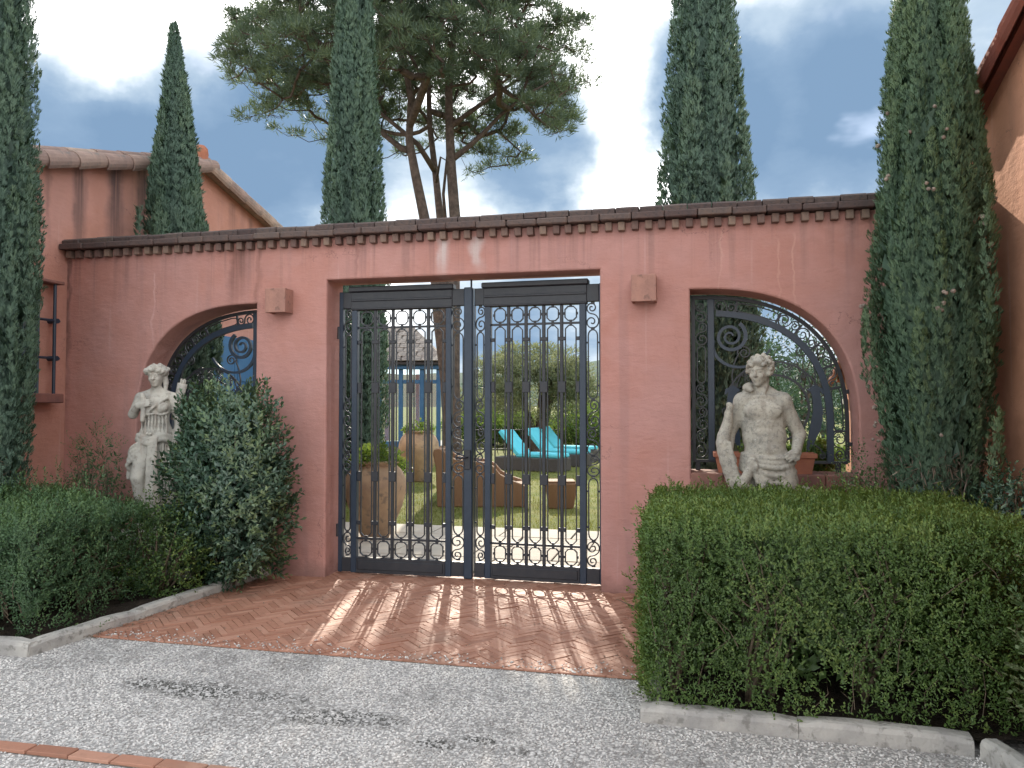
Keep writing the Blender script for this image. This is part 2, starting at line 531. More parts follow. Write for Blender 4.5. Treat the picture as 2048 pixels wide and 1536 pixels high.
M['bark'] = mat_simple_noise('conifer bark', (0.135, 0.105, 0.088), (0.070, 0.056, 0.050), 9, 0.95, 1.0, 0.03, 30, spec=0.1)
M['twig'] = mat_simple_noise('twig bark', (0.16, 0.125, 0.09), (0.09, 0.07, 0.05), 30, 0.95, 0.5, 0.005, 80, spec=0.1)
M['deadwood'] = mat_simple_noise('dead cypress twigs', (0.25, 0.20, 0.165), (0.14, 0.105, 0.085), 20, 0.95, 0.5, 0.005, 80, spec=0.1)
M['blue_paint'] = mat_simple_noise('blue painted wood', (0.035, 0.125, 0.27), (0.050, 0.150, 0.30), 5, 0.55, 0.2, 0.003, 40, spec=0.4)
M['turquoise'] = mat_simple_noise('turquoise canvas', (0.10, 0.50, 0.62), (0.12, 0.55, 0.66), 5, 0.85, 0.3, 0.004, 120, spec=0.2)
M['slab'] = mat_simple_noise('pale paving slab', (0.55, 0.50, 0.42), (0.44, 0.41, 0.36), 3, 0.9, 0.4, 0.004, 50, 0.12, 0.2)
M['cone'] = mat_simple_noise('cypress cone', (0.33, 0.27, 0.22), (0.20, 0.16, 0.13), 50, 0.85, 0.6, 0.004, 120, 0.3, 0.2)
M['jar'] = mat_simple_noise('aged oil jar clay', (0.46, 0.33, 0.21), (0.32, 0.23, 0.16), 3.2, 0.85, 0.4, 0.01, 24, spec=0.2, lichen=(0.18, 0.15, 0.12))
M['dark_rattan'] = mat_simple_noise('dark rattan', (0.075, 0.065, 0.062), (0.045, 0.042, 0.042), 40, 0.6, 0.8, 0.01, 90, spec=0.4)
M['hill'] = mat_simple_noise('wooded hill', (0.045, 0.085, 0.060), (0.035, 0.060, 0.050), 0.02, 0.95, 0.5, 2.0, 0.1, spec=0.1)
M['far_stone'] = mat_simple_noise('stone tiles', (0.30, 0.26, 0.23), (0.17, 0.15, 0.14), 5, 0.92, 0.8, 0.03, 14, 0.4, 0.15)


def mat_stone():
    t = NT('lichened stone'); c = t.coord('Object')
    a = t.noise(c, 7, 6, 0.62); b = t.noise(c, 42, 5, 0.7); d = t.noise(c, 80, 3, 0.6)
    colr = t.mix(t.smooth(a, 0.35, 0.65), (0.46, 0.425, 0.355), (0.35, 0.33, 0.285))
    colr = t.mix(t.smooth(b, 0.46, 0.66, 0, 0.62), colr, (0.17, 0.165, 0.155))
    colr = t.mix(t.smooth(d, 0.58, 0.72, 0, 0.5), colr, (0.60, 0.58, 0.53))
    st = t.noise(t.mapping(c, (14, 14, 1.6)), 1.0, 3, 0.5)
    colr = t.mix(t.smooth(st, 0.55, 0.72, 0, 0.45), colr, (0.23, 0.19, 0.155))
    return t.finish(t.pbsdf(colr, 0.93, t.bump(b, 0.5, 0.006), spec=0.12))


def mat_stone_pale():
    t = NT('pale weathered stone'); c = t.coord('Object')
    a = t.noise(c, 6, 6, 0.62); b = t.noise(c, 24, 5, 0.65)
    colr = t.mix(t.smooth(a, 0.35, 0.65), (0.50, 0.47, 0.41), (0.37, 0.355, 0.32))
    colr = t.mix(t.smooth(b, 0.52, 0.68, 0, 0.6), colr, (0.24, 0.20, 0.165))
    st = t.noise(t.mapping(c, (16, 16, 1.4)), 1.0, 3, 0.5)
    colr = t.mix(t.smooth(st, 0.52, 0.72, 0, 0.5), colr, (0.30, 0.235, 0.19))
    return t.finish(t.pbsdf(colr, 0.93, t.bump(b, 0.5, 0.006), spec=0.12))


M['stone'] = mat_stone(); M['stone_pale'] = mat_stone_pale()


def mat_leaf(name, dark, mid, light, rough=0.5, transl=0.28, spec=0.35):
    t = NT(name); r = t.attr('tone')
    colr = t.ramp(r, [(0.0, dark), (1.0, light), (0.55, mid)])
    p = t.pbsdf(colr, rough, spec=spec)
    tr = t.n('ShaderNodeBsdfTranslucent')
    t.l(t.mix(0.5, colr, (light[0] * 1.3, light[1] * 1.4, light[2] * 0.8)), tr.inputs['Color'])
    ms = t.n('ShaderNodeMixShader'); ms.inputs[0].default_value = transl
    t.l(p, ms.inputs[1]); t.l(tr.outputs[0], ms.inputs[2])
    return t.finish(ms.outputs[0])


M['cypress'] = mat_leaf('cypress leaf', (0.056, 0.102, 0.078), (0.094, 0.158, 0.112), (0.145, 0.212, 0.125), 0.5, 0.22)
M['cypress_near'] = mat_leaf('near cypress leaf', (0.058, 0.106, 0.068), (0.096, 0.165, 0.096), (0.165, 0.230, 0.102), 0.5, 0.22)
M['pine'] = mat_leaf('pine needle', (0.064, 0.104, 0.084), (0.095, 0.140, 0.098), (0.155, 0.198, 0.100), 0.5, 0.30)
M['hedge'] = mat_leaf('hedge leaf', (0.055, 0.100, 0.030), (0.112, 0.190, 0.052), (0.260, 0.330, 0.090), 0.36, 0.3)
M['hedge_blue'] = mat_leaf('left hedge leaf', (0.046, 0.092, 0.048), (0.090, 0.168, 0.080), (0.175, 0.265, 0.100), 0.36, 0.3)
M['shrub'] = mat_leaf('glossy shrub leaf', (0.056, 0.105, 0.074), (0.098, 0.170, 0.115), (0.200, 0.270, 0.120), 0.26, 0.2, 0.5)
M['pale_shrub'] = mat_leaf('pale shrub leaf', (0.06, 0.11, 0.045), (0.12, 0.19, 0.085), (0.30, 0.34, 0.19), 0.4, 0.3)
M['olive'] = mat_leaf('olive leaf', (0.085, 0.110, 0.065), (0.160, 0.185, 0.110), (0.28, 0.29, 0.17), 0.55, 0.3)
M['garden'] = mat_leaf('garden foliage', (0.040, 0.085, 0.025), (0.085, 0.150, 0.035), (0.22, 0.28, 0.06), 0.5, 0.35)
M['darktree'] = mat_leaf('dark conifer foliage', (0.022, 0.050, 0.035), (0.038, 0.078, 0.048), (0.070, 0.115, 0.058), 0.6, 0.2)
M['grass'] = mat_leaf('grass blade', (0.085, 0.110, 0.026), (0.150, 0.175, 0.040), (0.270, 0.260, 0.080), 0.6, 0.35)
M['deadleaf'] = mat_leaf('dry leaf', (0.11, 0.08, 0.055), (0.19, 0.145, 0.11), (0.30, 0.24, 0.18), 0.8, 0.15)


def mat_pebble():
    t = NT('marble chippings'); r = t.attr('tone'); c = t.coord('Object')
    colr = t.ramp(r, [(0.0, (0.30, 0.285, 0.275)), (1.0, (0.80, 0.77, 0.735)), (0.16, (0.43, 0.41, 0.395)), (0.45, (0.61, 0.58, 0.555)), (0.72, (0.73, 0.70, 0.67))])
    # oil and moss patches
    d = t.noise(c, 1.1, 5, 0.65); e = t.noise(t.mapping(c, (1, 1, 1), (0, 0, 0), (5, 3, 0)), 4.0, 4, 0.6)
    xyz = t.sep(c)
    k = t.smooth(t.math('ADD', d, t.math('MULTIPLY', e, 0.35)), 0.66, 0.80, 0, 0.55)
    colr = t.mix(k, colr, (0.11, 0.105, 0.10))
    for (sx, sy, rx, ry, amt) in STAINS:
        u = t.math('DIVIDE', t.math('SUBTRACT', xyz[0], sx), rx); v = t.math('DIVIDE', t.math('SUBTRACT', xyz[1], sy), ry)
        q = t.math('ADD', t.math('MULTIPLY', u, u), t.math('MULTIPLY', v, v))
        q = t.math('ADD', q, t.math('MULTIPLY', t.math('SUBTRACT', e, 0.5), 2.6))
        colr = t.mix(t.smooth(q, 1.0, 0.1, 0, amt), colr, (0.050, 0.052, 0.045))
    return t.finish(t.pbsdf(colr, 0.75, spec=0.25))


STAINS = [(-2.75, -2.72, 0.50, 0.17, 0.9), (-1.75, -2.92, 0.45, 0.14, 0.85), (-1.17, -3.10, 0.20, 0.07, 0.95), (-0.98, -3.02, 0.14, 0.05, 0.9),
          (-0.75, -3.08, 0.12, 0.05, 0.7), (-2.2, -2.75, 0.35, 0.10, 0.6), (-1.05, -3.45, 0.05, 0.02, 0.9)]
M['pebble'] = mat_pebble()


def mat_gravel_base():
    t = NT('gravel bed'); c = t.coord('Object')
    v = t.voronoi(c, 62, 'Color'); g = t.sep(v)[0]
    colr = t.ramp(g, [(0.0, (0.30, 0.29, 0.28)), (1.0, (0.68, 0.65, 0.62)), (0.4, (0.48, 0.46, 0.44))])
    dd = t.voronoi(c, 62, 'Distance')
    colr = t.mix(t.smooth(dd, 0.35, 0.75), colr, (0.27, 0.26, 0.25))
    return t.finish(t.pbsdf(colr, 0.9, t.bump(dd, -0.8, 0.01), spec=0.15))


def mat_lawn():
    t = NT('lawn'); c = t.coord('Object')
    a = t.noise(c, 1.3, 5, 0.6); b = t.noise(c, 40, 4, 0.7)
    colr = t.mix(t.smooth(a, 0.35, 0.65), (0.13, 0.155, 0.040), (0.21, 0.205, 0.070))
    colr = t.mix(t.smooth(b, 0.4, 0.7, 0, 0.6), colr, (0.07, 0.09, 0.025))
    return t.finish(t.pbsdf(colr, 0.9, t.bump(b, 0.8, 0.02), spec=0.1))


def mat_brick():
    t = NT('paving brick'); c = t.coord('Object')
    oi = t.n('ShaderNodeObjectInfo')
    at = t.attr('tone')
    rr = t.math('FRACT', t.math('ADD', oi.outputs['Random'], at))
    colr = t.ramp(rr, [(0.0, (0.29, 0.135, 0.088)), (1.0, (0.44, 0.235, 0.165)), (0.3, (0.35, 0.165, 0.108)), (0.7, (0.40, 0.200, 0.135))])
    w = t.coord('Object')
    n = t.noise(w, 1.6, 5, 0.6); f = t.noise(w, 24, 5, 0.65)
    colr = t.mix(t.smooth(f, 0.5, 0.75, 0, 0.45), colr, (0.27, 0.145, 0.10))
    colr = t.mix(t.smooth(n, 0.52, 0.70, 0, 0.4), colr, (0.27, 0.19, 0.145))
    g2 = t.noise(w, 5.5, 5, 0.7)
    colr = t.mix(t.smooth(g2, 0.60, 0.72, 0, 0.35), colr, (0.12, 0.105, 0.085))
    return t.finish(t.pbsdf(colr, t.smooth(f, 0.2, 0.8, 0.5, 0.75), t.bump(f, 0.35, 0.004), spec=0.35))


def mat_wicker():
    t = NT('brown wicker'); c = t.coord('Object')
    w = t.n('ShaderNodeTexWave'); w.bands_direction = 'X'; t.l(c, w.inputs[0]); w.inputs['Scale'].default_value = 18; w.inputs['Distortion'].default_value = 1.5
    w2 = t.n('ShaderNodeTexWave'); w2.bands_direction = 'Z'; t.l(c, w2.inputs[0]); w2.inputs['Scale'].default_value = 26
    n = t.noise(c, 6, 4, 0.6)
    h = t.math('ADD', w.outputs['Fac'], t.math('MULTIPLY', w2.outputs['Fac'], 0.4))
    colr = t.mix(t.smooth(h, 0.2, 1.1), (0.16, 0.085, 0.045), (0.40, 0.235, 0.135))
    colr = t.mix(t.smooth(n, 0.4, 0.7, 0, 0.5), colr, (0.28, 0.16, 0.095))
    return t.finish(t.pbsdf(colr, 0.6, t.bump(h, 0.7, 0.01), spec=0.3))


def mat_glass():
    t = NT('window glass')
    p = t.n('ShaderNodeBsdfPrincipled'); p.inputs['Base Color'].default_value = (0.10, 0.16, 0.17, 1)
    p.inputs['Roughness'].default_value = 0.05; p.inputs['Specular IOR Level'].default_value = 0.9
    return t.finish(p.outputs[0])




def mat_clear():
    t = NT('clear glass'); g = t.n('ShaderNodeBsdfGlossy'); g.inputs['Roughness'].default_value = 0.03
    tr = t.n('ShaderNodeBsdfTransparent'); tr.inputs['Color'].default_value = (0.80, 0.90, 0.90, 1)
    fr = t.n('ShaderNodeFresnel'); fr.inputs[0].default_value = 1.5
    ms = t.n('ShaderNodeMixShader'); t.l(t.math('ADD', fr.outputs[0], 0.06), ms.inputs[0]); t.l(tr.outputs[0], ms.inputs[1]); t.l(g.outputs[0], ms.inputs[2])
    return t.finish(ms.outputs[0])


M['clear_glass'] = mat_clear()
M['gravel'] = mat_gravel_base(); M['lawn'] = mat_lawn(); M['brick'] = mat_brick(); M['wicker'] = mat_wicker(); M['glass'] = mat_glass()
M['mortar'] = mat_simple_noise('sandy joint', (0.30, 0.205, 0.150), (0.20, 0.145, 0.115), 8, 0.95, 0.5, 0.005, 60, spec=0.1)

# ================================================================== ground
CAM = Vector((0, -6.6, 1.6))
_A, _P, _F = R(12.9), R(1.64), 1538.0
_r = np.array([math.cos(_A), math.sin(_A), 0.0]); _f0 = np.array([-math.sin(_A), math.cos(_A), 0.0])
_f = _f0 * math.cos(_P) + np.array([0, 0, math.sin(_P)]); _u = -_f0 * math.sin(_P) + np.array([0, 0, math.cos(_P)])


def in_view(P, margin):
    """which points the photograph can see (only used to leave out what nobody sees)"""
    v = P - np.array(CAM); dz = v @ _f
    x = 1024 + _F * (v @ _r) / dz; y = 768 - _F * (v @ _u) / dz
    return (dz > 0.1) & (x > -margin) & (x < 2048 + margin) & (y < 1536 + margin) & (y > -margin)


def sheet(name, poly, z, mat):
    me = bpy.data.meshes.new(name)
    me.from_pydata([(x, y, z) for x, y in poly], [], [tuple(range(len(poly)))])
    return tag(link_mesh(name, me, mat), kind='structure')


def ground():
    sheet('ground', [(-3000, -3000), (3000, -3000), (3000, 3000), (-3000, 3000)], 0.0, M['lawn'])
    sheet('driveway', [(-40, -60), (40, -60), (40, -2.03), (-40, -2.03)], 0.004, M['gravel'])
    # chippings
    n = 60000
    P = np.stack([rng.uniform(-5.6, 2.4, n), rng.uniform(-4.7, -2.035, n), np.full(n, 0.006)], 1)
    keep = in_view(P, 200)
    keep &= ~((P[:, 0] < -4.08 + (P[:, 1] + 2.5) * 0.08) & (P[:, 1] > -2.55))
    keep &= ~((P[:, 0] > -0.22) & (P[:, 1] > -2.66))
    keep &= ~((P[:, 1] > -3.625) & (P[:, 1] < -3.545))
    P = P[keep]
    m = 420; sp = np.stack([rng.uniform(-3.95, -0.3, m), -2.03 + np.abs(rng.normal(0, 0.09, m)), np.full(m, 0.0215)], 1); P = np.concatenate([P, sp]); n = len(P)
    base = np.array([(1, 0, 0), (0, 1, 0), (-1, 0, 0), (0, -1, 0), (0, 0, 1), (0, 0, -1)], dtype=float)
    V = base[None] * rng.uniform(0.6, 1.25, (n, 6, 1)) + rng.normal(0, 0.16, (n, 6, 3))
    s = rng.uniform(0.0052, 0.0120, (n, 1, 1)) * np.array([1.0, 0.75, 0.5])[None, None]
    V = V * s
    a = rng.uniform(0, 2 * np.pi, n); ca, sa = np.cos(a), np.sin(a)
    x = V[:, :, 0] * ca[:, None] - V[:, :, 1] * sa[:, None]; y = V[:, :, 0] * sa[:, None] + V[:, :, 1] * ca[:, None]
    tl = rng.normal(0, 0.35, (n, 1))
    V = np.stack([x, y, V[:, :, 2] + x * tl], 2) + P[:, None, :]
    F = np.array([(0, 1, 4), (1, 2, 4), (2, 3, 4), (3, 0, 4), (1, 0, 5), (2, 1, 5), (3, 2, 5), (0, 3, 5)])
    F = (F[None] + (np.arange(n) * 6)[:, None, None]).reshape(-1, 3)
    tone = np.repeat(np.clip(rng.beta(1.5, 1.25, n), 0, 1), 8)
    o = link_mesh('gravel', np_mesh('gravel', V.reshape(-1, 3), F, tone), M['pebble'])
    tag(o, 'loose pale marble chippings covering the driveway', 'gravel', kind='stuff')
    # soil beds
    for nm, xs, ys in (('soil_bed', lambda v: (-7.6, -3.90 + 0.075 * v * 1.0 - 0.03), (-2.46, 0.0)), ('soil_bed', lambda v: (-0.20, 2.2), (-2.60, 0.0))):
        nx, ny = 48, 36; V = []; F = []
        for j in range(ny + 1):
            y = ys[0] + (ys[1] - ys[0]) * j / ny; x0, x1 = xs(y)
            for i in range(nx + 1):
                x = x0 + (x1 - x0) * i / nx
                V.append((x, y, 0.055 + 0.03 * mnoise.noise((x * 3, y * 3, 1)) + 0.015 * mnoise.noise((x * 13, y * 13, 4))))
        for j in range(ny):
            for i in range(nx):
                q = j * (nx + 1) + i; F.append((q, q + 1, q + nx + 2, q + nx + 1))
        tag(link_mesh(nm, np_mesh(nm, V, F, smooth=True), M['soil']), kind='structure')
    # hills far behind
    V = []; F = []; n = 120
    for i in range(n + 1):
        a = R(150) * (i / n) + R(15); d = 1500
        h = 78 + 34 * mnoise.noise((i * 0.09, 0.3, 2)) + 8 * mnoise.noise((i * 0.5, 1.3, 2))
        for (rr, hh) in ((0.8, -2), (0.93, h * 0.62), (1.0, h), (1.1, -2)):
            V.append((math.cos(a) * d * rr, math.sin(a) * d * rr, hh))
    for i in range(n):
        for j in range(3):
            q = i * 4 + j; F.append((q, q + 4, q + 5, q + 1))
    tag(link_mesh('hills', np_mesh('hills', V, F, smooth=True), M['hill']), kind='structure')


def clip_poly(poly, region):
    """Sutherland-Hodgman against a convex counter-clockwise region"""
    out = poly
    for i in range(len(region)):
        a, b = region[i], region[(i + 1) % len(region)]
        src, out = out, []
        for j in range(len(src)):
            p, q = src[j - 1], src[j]
            sp = (b[0] - a[0]) * (p[1] - a[1]) - (b[1] - a[1]) * (p[0] - a[0])
            sq = (b[0] - a[0]) * (q[1] - a[1]) - (b[1] - a[1]) * (q[0] - a[0])
            if (sp >= 0) != (sq >= 0):
                k = sp / (sp - sq); out.append((p[0] + (q[0] - p[0]) * k, p[1] + (q[1] - p[1]) * k))
            if sq >= 0: out.append(q)
        if not out: return []
    return out


def brick_piece(mb, poly, z0, z1, cham=0.004, tilt=(0, 0)):
    n = len(poly); cx = sum(p[0] for p in poly) / n; cy = sum(p[1] for p in poly) / n
    v = []
    for (zz, k) in ((z0, 0), (z1 - cham, 0), (z1, cham)):
        for (x, y) in poly:
            d = math.hypot(x - cx, y - cy) + 1e-9
            s = max(0.0, 1 - k * 1.3 / d)
            v.append((cx + (x - cx) * s, cy + (y - cy) * s, zz + ((x - cx) * tilt[0] + (y - cy) * tilt[1] if zz > z0 else 0)))
    f = [tuple(range(n))[::-1]]
    for r_ in (0, 1):
        for i in range(n):
            f.append((r_ * n + i, r_ * n + (i + 1) % n, (r_ + 1) * n + (i + 1) % n, (r_ + 1) * n + i))
    f.append(tuple(2 * n + i for i in range(n)))
    mb.add(v, f)


def paving():
    base = sheet('brick_paving', [(-4.06, -2.03), (-0.2, -2.03), (-0.2, 0.48), (-3.85, 0.48)], 0.006, M['mortar'])
    region = [(-4.03, -2.028), (-0.22, -2.028), (-0.22, 0.46), (-3.30, 0.46), (-3.83, 0.0)]
    w, nL = 0.050, 4; c45 = math.cos(R(45)); g = 0.0016
    cells = []
    for r_ in range(-80, 80):
        for k in range(-16, 16):
            c0 = r_ + 2 * nL * k
            cells.append((c0 * w + g, (c0 + nL) * w - g, r_ * w + g, (r_ + 1) * w - g))
            c = r_; r0 = c - 2 * nL + 1 + 2 * nL * k
            cells.append((c * w + g, (c + 1) * w - g, r0 * w + g, (r0 + nL) * w - g))
    pcs = []
    for (x0, x1, y0, y1) in cells:
        q = [((x * c45 - y * c45) - 2.0, (x * c45 + y * c45) - 1.0) for x, y in ((x0, y0), (x1, y0), (x1, y1), (x0, y1))]
        q = clip_poly(q, region)
        if len(q) < 3: continue
        ar = abs(sum(q[i - 1][0] * q[i][1] - q[i][0] * q[i - 1][1] for i in range(len(q)))) / 2
        if ar < 0.0006: continue
        cx = sum(p[0] for p in q) / len(q); cy = sum(p[1] for p in q) / len(q)
        pcs.append(((cx - CAM.x) ** 2 + (cy - CAM.y) ** 2, q))
    pcs.sort(key=lambda p: p[0])
    rest = MB(); counts = []
    for i, (d, q) in enumerate(pcs):
        z1 = 0.017 + random.uniform(-0.0026, 0.0026) - (0.003 if random.random() < 0.06 else 0)
        tl = (random.uniform(-0.02, 0.02), random.uniform(-0.02, 0.02))
        if i < 300:
            mb = MB(); brick_piece(mb, q, 0.0065, z1, 0.0022, tl); mb.build('brick', M['brick'], base)
        else:
            n0 = len(rest.f); brick_piece(rest, q, 0.0065, z1, 0.0022, tl); counts.append(len(rest.f) - n0)
    o = rest.build('bricks', M['brick'], base)
    at = o.data.attributes.new('tone', 'FLOAT', 'FACE')
    at.data.foreach_set('value', np.repeat(rng.uniform(0, 1, len(counts)), counts).astype(np.float32))
    tag(o, kind='stuff')
    # brick edging across the driveway
    ed = sheet('brick_edging', [(-5.2, -3.625), (2.2, -3.625), (2.2, -3.545), (-5.2, -3.545)], 0.008, M['mortar'])
    x = -5.19
    while x < 2.0:
        l = 0.222 + random.uniform(-0.006, 0.006)
        mb = MB(); j = random.uniform(-0.003, 0.003)
        brick_piece(mb, [(x, -3.622 + j), (x + l - 0.008, -3.622 + j), (x + l - 0.008, -3.552 + j), (x, -3.552 + j)], 0.0085, 0.024 + random.uniform(-.002, .002), 0.004, (random.uniform(-.015, .015), random.uniform(-.03, .03)))
        mb.build('brick', M['brick'], ed); x += l


def kerb(path, w, h, seg):
    root = tag(empty('kerb', (path[0][0], path[0][1], 0)), kind='structure')
    pts = [Vector(p) for p in path]
    for a, b in zip(pts[:-1], pts[1:]):
        L_ = (b - a).length; n = max(1, round(L_ / seg)); d = (b - a).normalized(); nn = Vector((-d.y, d.x))
        for i in range(n):
            p = a + d * (L_ * i / n); l = L_ / n - 0.002
            mb = MB(); nx = 7
            hh = h + random.uniform(-0.008, 0.008); ww = w + random.uniform(-0.006, 0.006)
            prof = [(0, 0.0), (0.0, 0.72), (0.09, 0.93), (0.26, 1.0), (0.78, 1.0), (0.95, 0.9), (1, 0.7), (1, 0)]
            V = []; F = []; m = len(prof); sd = random.uniform(0, 99)
            for ix in range(nx + 1):
                e = 0.012 if ix in (0, nx) else 0.0
                for (u, v) in prof:
                    q = p + d * (l * ix / nx) + nn * (ww * (u - 0.0))
                    jit = mnoise.noise((q.x * 9 + sd, q.y * 9, v * 3)) * 0.007
                    V.append((q.x + nn.x * jit - root.location.x, q.y + nn.y * jit - root.location.y, max(0, v * (hh - e) + (jit if v > 0.5 else 0)) + 0.001))
            for ix in range(nx):
                for j in range(m - 1):
                    a0 = ix * m + j; F.append((a0, a0 + m, a0 + m + 1, a0 + 1))
            F.append(tuple(range(m))); F.append(tuple(nx * m + j for j in range(m))[::-1])
            mb.add(V, F); mb.build('kerb_stone', M['kerb'], root, smooth=False)


ground()
paving()
kerb([(-3.845, -0.02), (-3.90, -0.75), (-3.985, -1.65), (-4.10, -2.46)], -0.10, 0.095, 0.8)
kerb([(-7.4, -2.53), (-4.10, -2.48)], 0.10, 0.095, 0.85)
kerb([(-0.245, -2.63), (1.26, -2.68)], 0.11, 0.090, 0.75)
kerb([(-0.245, -0.03), (-0.245, -2.52)], 0.10, 0.11, 0.8)
kerb([(1.275, -2.70), (1.46, -3.6)], 0.10, 0.11, 0.9)


# ================================================================== gate wall
ARC_N = 2.6


def arch_curve(n=36, off=0.0, a=1.31, b=1.20, zc=1.38):
    """quarter superellipse from the top (u=0) to the springing (u=a), shrunk inwards by off"""
    pts = []
    for i in range(n + 1):
        t = math.pi / 2 * i / n
        x = math.sin(t) ** (2 / ARC_N); z = max(0.0, math.cos(t)) ** (2 / ARC_N)
        pts.append((x * (a - off), zc + z * (b - off)))
    return pts


WX0, WX1, WTH = -6.165, 2.195, 0.36
SILL = 1.0
CX = -2.0   # axis of symmetry of the wall


def gate_wall():
    root = empty('gate_wall', (0, 0, 0))
    tag(root, 'long pink rendered garden wall with gateway and two half-arched openings', 'wall')
    def loops(o):
        outer = [(WX0, 0), (-3.29 - o, 0), (-3.29 - o, 2.78 + o), (-0.735 + o, 2.78 + o), (-0.735 + o, 0), (WX1, 0), (WX1, 3.17), (WX0, 3.17)]
        right = [(0.02 - o, SILL - o)] + [(0.02 + (x if k else -o), z) for k, (x, z) in enumerate(arch_curve(36, -o))] + [(1.33 + o, SILL - o)]
        left = [(2 * CX - x, z) for x, z in right]
        return [outer, right, left]
    c = 0.016
    rings = [(0.0, loops(c)), (0.3 * c, loops(0.3 * c)), (c, loops(0.0)), (WTH - c, loops(0.0)), (WTH, loops(c))]
    sizes = [len(lp) for lp in rings[0][1]]; n = sum(sizes); V = []
    for y, lps in rings: V += [(x, y, z) for lp in lps for x, z in lp]
    tris = tessellate_polygon([[Vector((x, z, 0)) for x, z in lp] for lp in rings[0][1]])
    q = n * (len(rings) - 1); F = [tuple(t) for t in tris] + [tuple(i + q for i in t) for t in tris]
    for r_ in range(len(rings) - 1):
        b = 0
        for m in sizes:
            for i in range(m):
                j = (i + 1) % m; F.append((r_ * n + b + i, r_ * n + b + j, (r_ + 1) * n + b + j, (r_ + 1) * n + b + i))
            b += m
    mb = MB(); mb.add(V, F)
    mb.build('wall', M['wall'], root)
    # dentils
    x = WX0 + 0.03; k = 0
    proto = None
    while x < WX1 - 0.08:
        if proto is None:
            d = MB(); d.cbox(-0.029, 0.029, -0.062, 0.02, -0.037, 0.036, 0.004); proto = d.mesh('dentil_brick', M['dentil'])
        o = link_mesh('dentil_brick', proto, None, root, (x + 0.029 + random.uniform(-.005, .005), random.uniform(-.005, .004), 3.132 + random.uniform(-.003, .003)))
        o.rotation_euler = (0, random.uniform(-.03, .03), random.uniform(-.03, .03))
        x += 0.1135; k += 1
    # two coping courses
    x = WX0; pm = []
    for i in range(4):
        d = MB(); d.cbox(0, 0.266, -0.115, WTH + 0.09, 0, 0.056, 0.006 + 0.002 * i); pm.append(d.mesh('coping_brick', M['coping']))
    while x < WX1 - 0.1:
        s = min(1.0, (WX1 - x) / 0.272)
        o = link_mesh('coping_brick', random.choice(pm), None, root, (x, random.uniform(-.008, .008), 3.1715 + random.uniform(-.002, .004)))
        o.scale.x = s; o.rotation_euler = (random.uniform(-.012, .012), random.uniform(-.008, .008), random.uniform(-.01, .01)); x += 0.272
    x = WX0; pm = []
    for i in range(4):
        d = MB(); pts = []
        # ridge brick with a cambered back
        prof = [(-0.075, 0), (-0.082, 0.038), (-0.05, 0.058), (0.06, 0.070), (0.30, 0.070), (0.40, 0.058), (0.44, 0.03), (0.43, 0)]
        V = [(0.004, y, z) for y, z in prof] + [(0.193, y, z) for y, z in prof]; m = len(prof)
        d.add(V, [tuple(range(m)), tuple(range(m, 2 * m))[::-1]] + [(j, (j + 1) % m, m + (j + 1) % m, m + j) for j in range(m)])
        pm.append(d.mesh('ridge_brick', M['coping']))
    while x < WX1 - 0.1:
        o = link_mesh('ridge_brick', random.choice(pm), None, root, (x, random.uniform(-.012, .012), 3.232 + random.uniform(-.003, .004)))
        o.rotation_euler = (random.uniform(-.02, .02), random.uniform(-.015, .015), random.uniform(-.02, .02))
        x += 0.199
    # sill tiles
    for s in (1, -1):
        for i in range(5):
            x0 = 0.018 + i * 0.2635
            d = MB(); d.cbox(x0, x0 + 0.258, -0.035, WTH + 0.03, 0.90, 1.045, 0.006)
            if s < 0: d.v = [(2 * CX - p[0], p[1], p[2]) for p in d.v]
            # front lip outside the opening, body inside it
            d.build('sill_tile', M['sill'], root)
    return root


gate_wall()


def wall_lamp(x, label):
    root = empty('wall_lamp', (x, 0, 2.47)); tag(root, label, 'wall lamp', 'clay wall lamps beside the gateway')
    w, d, h, t = 0.205, 0.155, 0.225, 0.018
    b = MB()
    b.cbox(-w / 2, w / 2, -d, -d + t, 0, h, 0.004)
    b.build('front_panel', M['lamp_clay'], root)
    for s in (-1, 1):
        b = MB(); b.cbox(min(s * w / 2, s * (w / 2 - t)), max(s * w / 2, s * (w / 2 - t)), -d + t - 0.002, 0.0, 0.001, h - 0.001, 0.003); b.build('side_panel', M['lamp_clay'], root)
    b = MB(); b.cbox(-w / 2 + t, w / 2 - t, -d + t, -0.001, 0.03, 0.045, 0.003); b.build('base_panel', M['lamp_clay'], root)
    b = MB(); b.lathe([(0.0, 0.045), (0.022, 0.045), (0.022, 0.09), (0.03, 0.13), (0.02, 0.165), (0.0, 0.172)], 14, (0, -d / 2, 0)); b.build('bulb', M['slab'], root, True)


wall_lamp(-3.735, 'square clay wall lamp left of the gate, above the bush')
wall_lamp(-0.355, 'square clay wall lamp between the gate and the right-hand arched opening')


# ------------------------------------------------------------------ houses
def barrel(mb, L_, r0, r1, th=0.014, n=8, arc=170):
    """half barrel tile along +X, open below"""
    b = len(mb.v)
    for (x, r_) in ((0, r0), (L_, r1)):
        for rad in (r_, r_ - th):
            for j in range(n + 1):
                a = R(90 - arc / 2 + arc * j / n); mb.v.append((x, rad * math.cos(a), rad * math.sin(a)))
    m = n + 1
    for j in range(n):
        mb.f.append((b + j, b + j + 1, b + 2 * m + j + 1, b + 2 * m + j))
        mb.f.append((b + m + j, b + 3 * m + j, b + 3 * m + j + 1, b + m + j + 1))
        for q in (0, 2 * m): mb.f.append((b + q + j, b + q + m + j, b + q + m + j + 1, b + q + j + 1))
    for j in (0, n):
        mb.f.append((b + j, b + 2 * m + j, b + 3 * m + j, b + m + j))


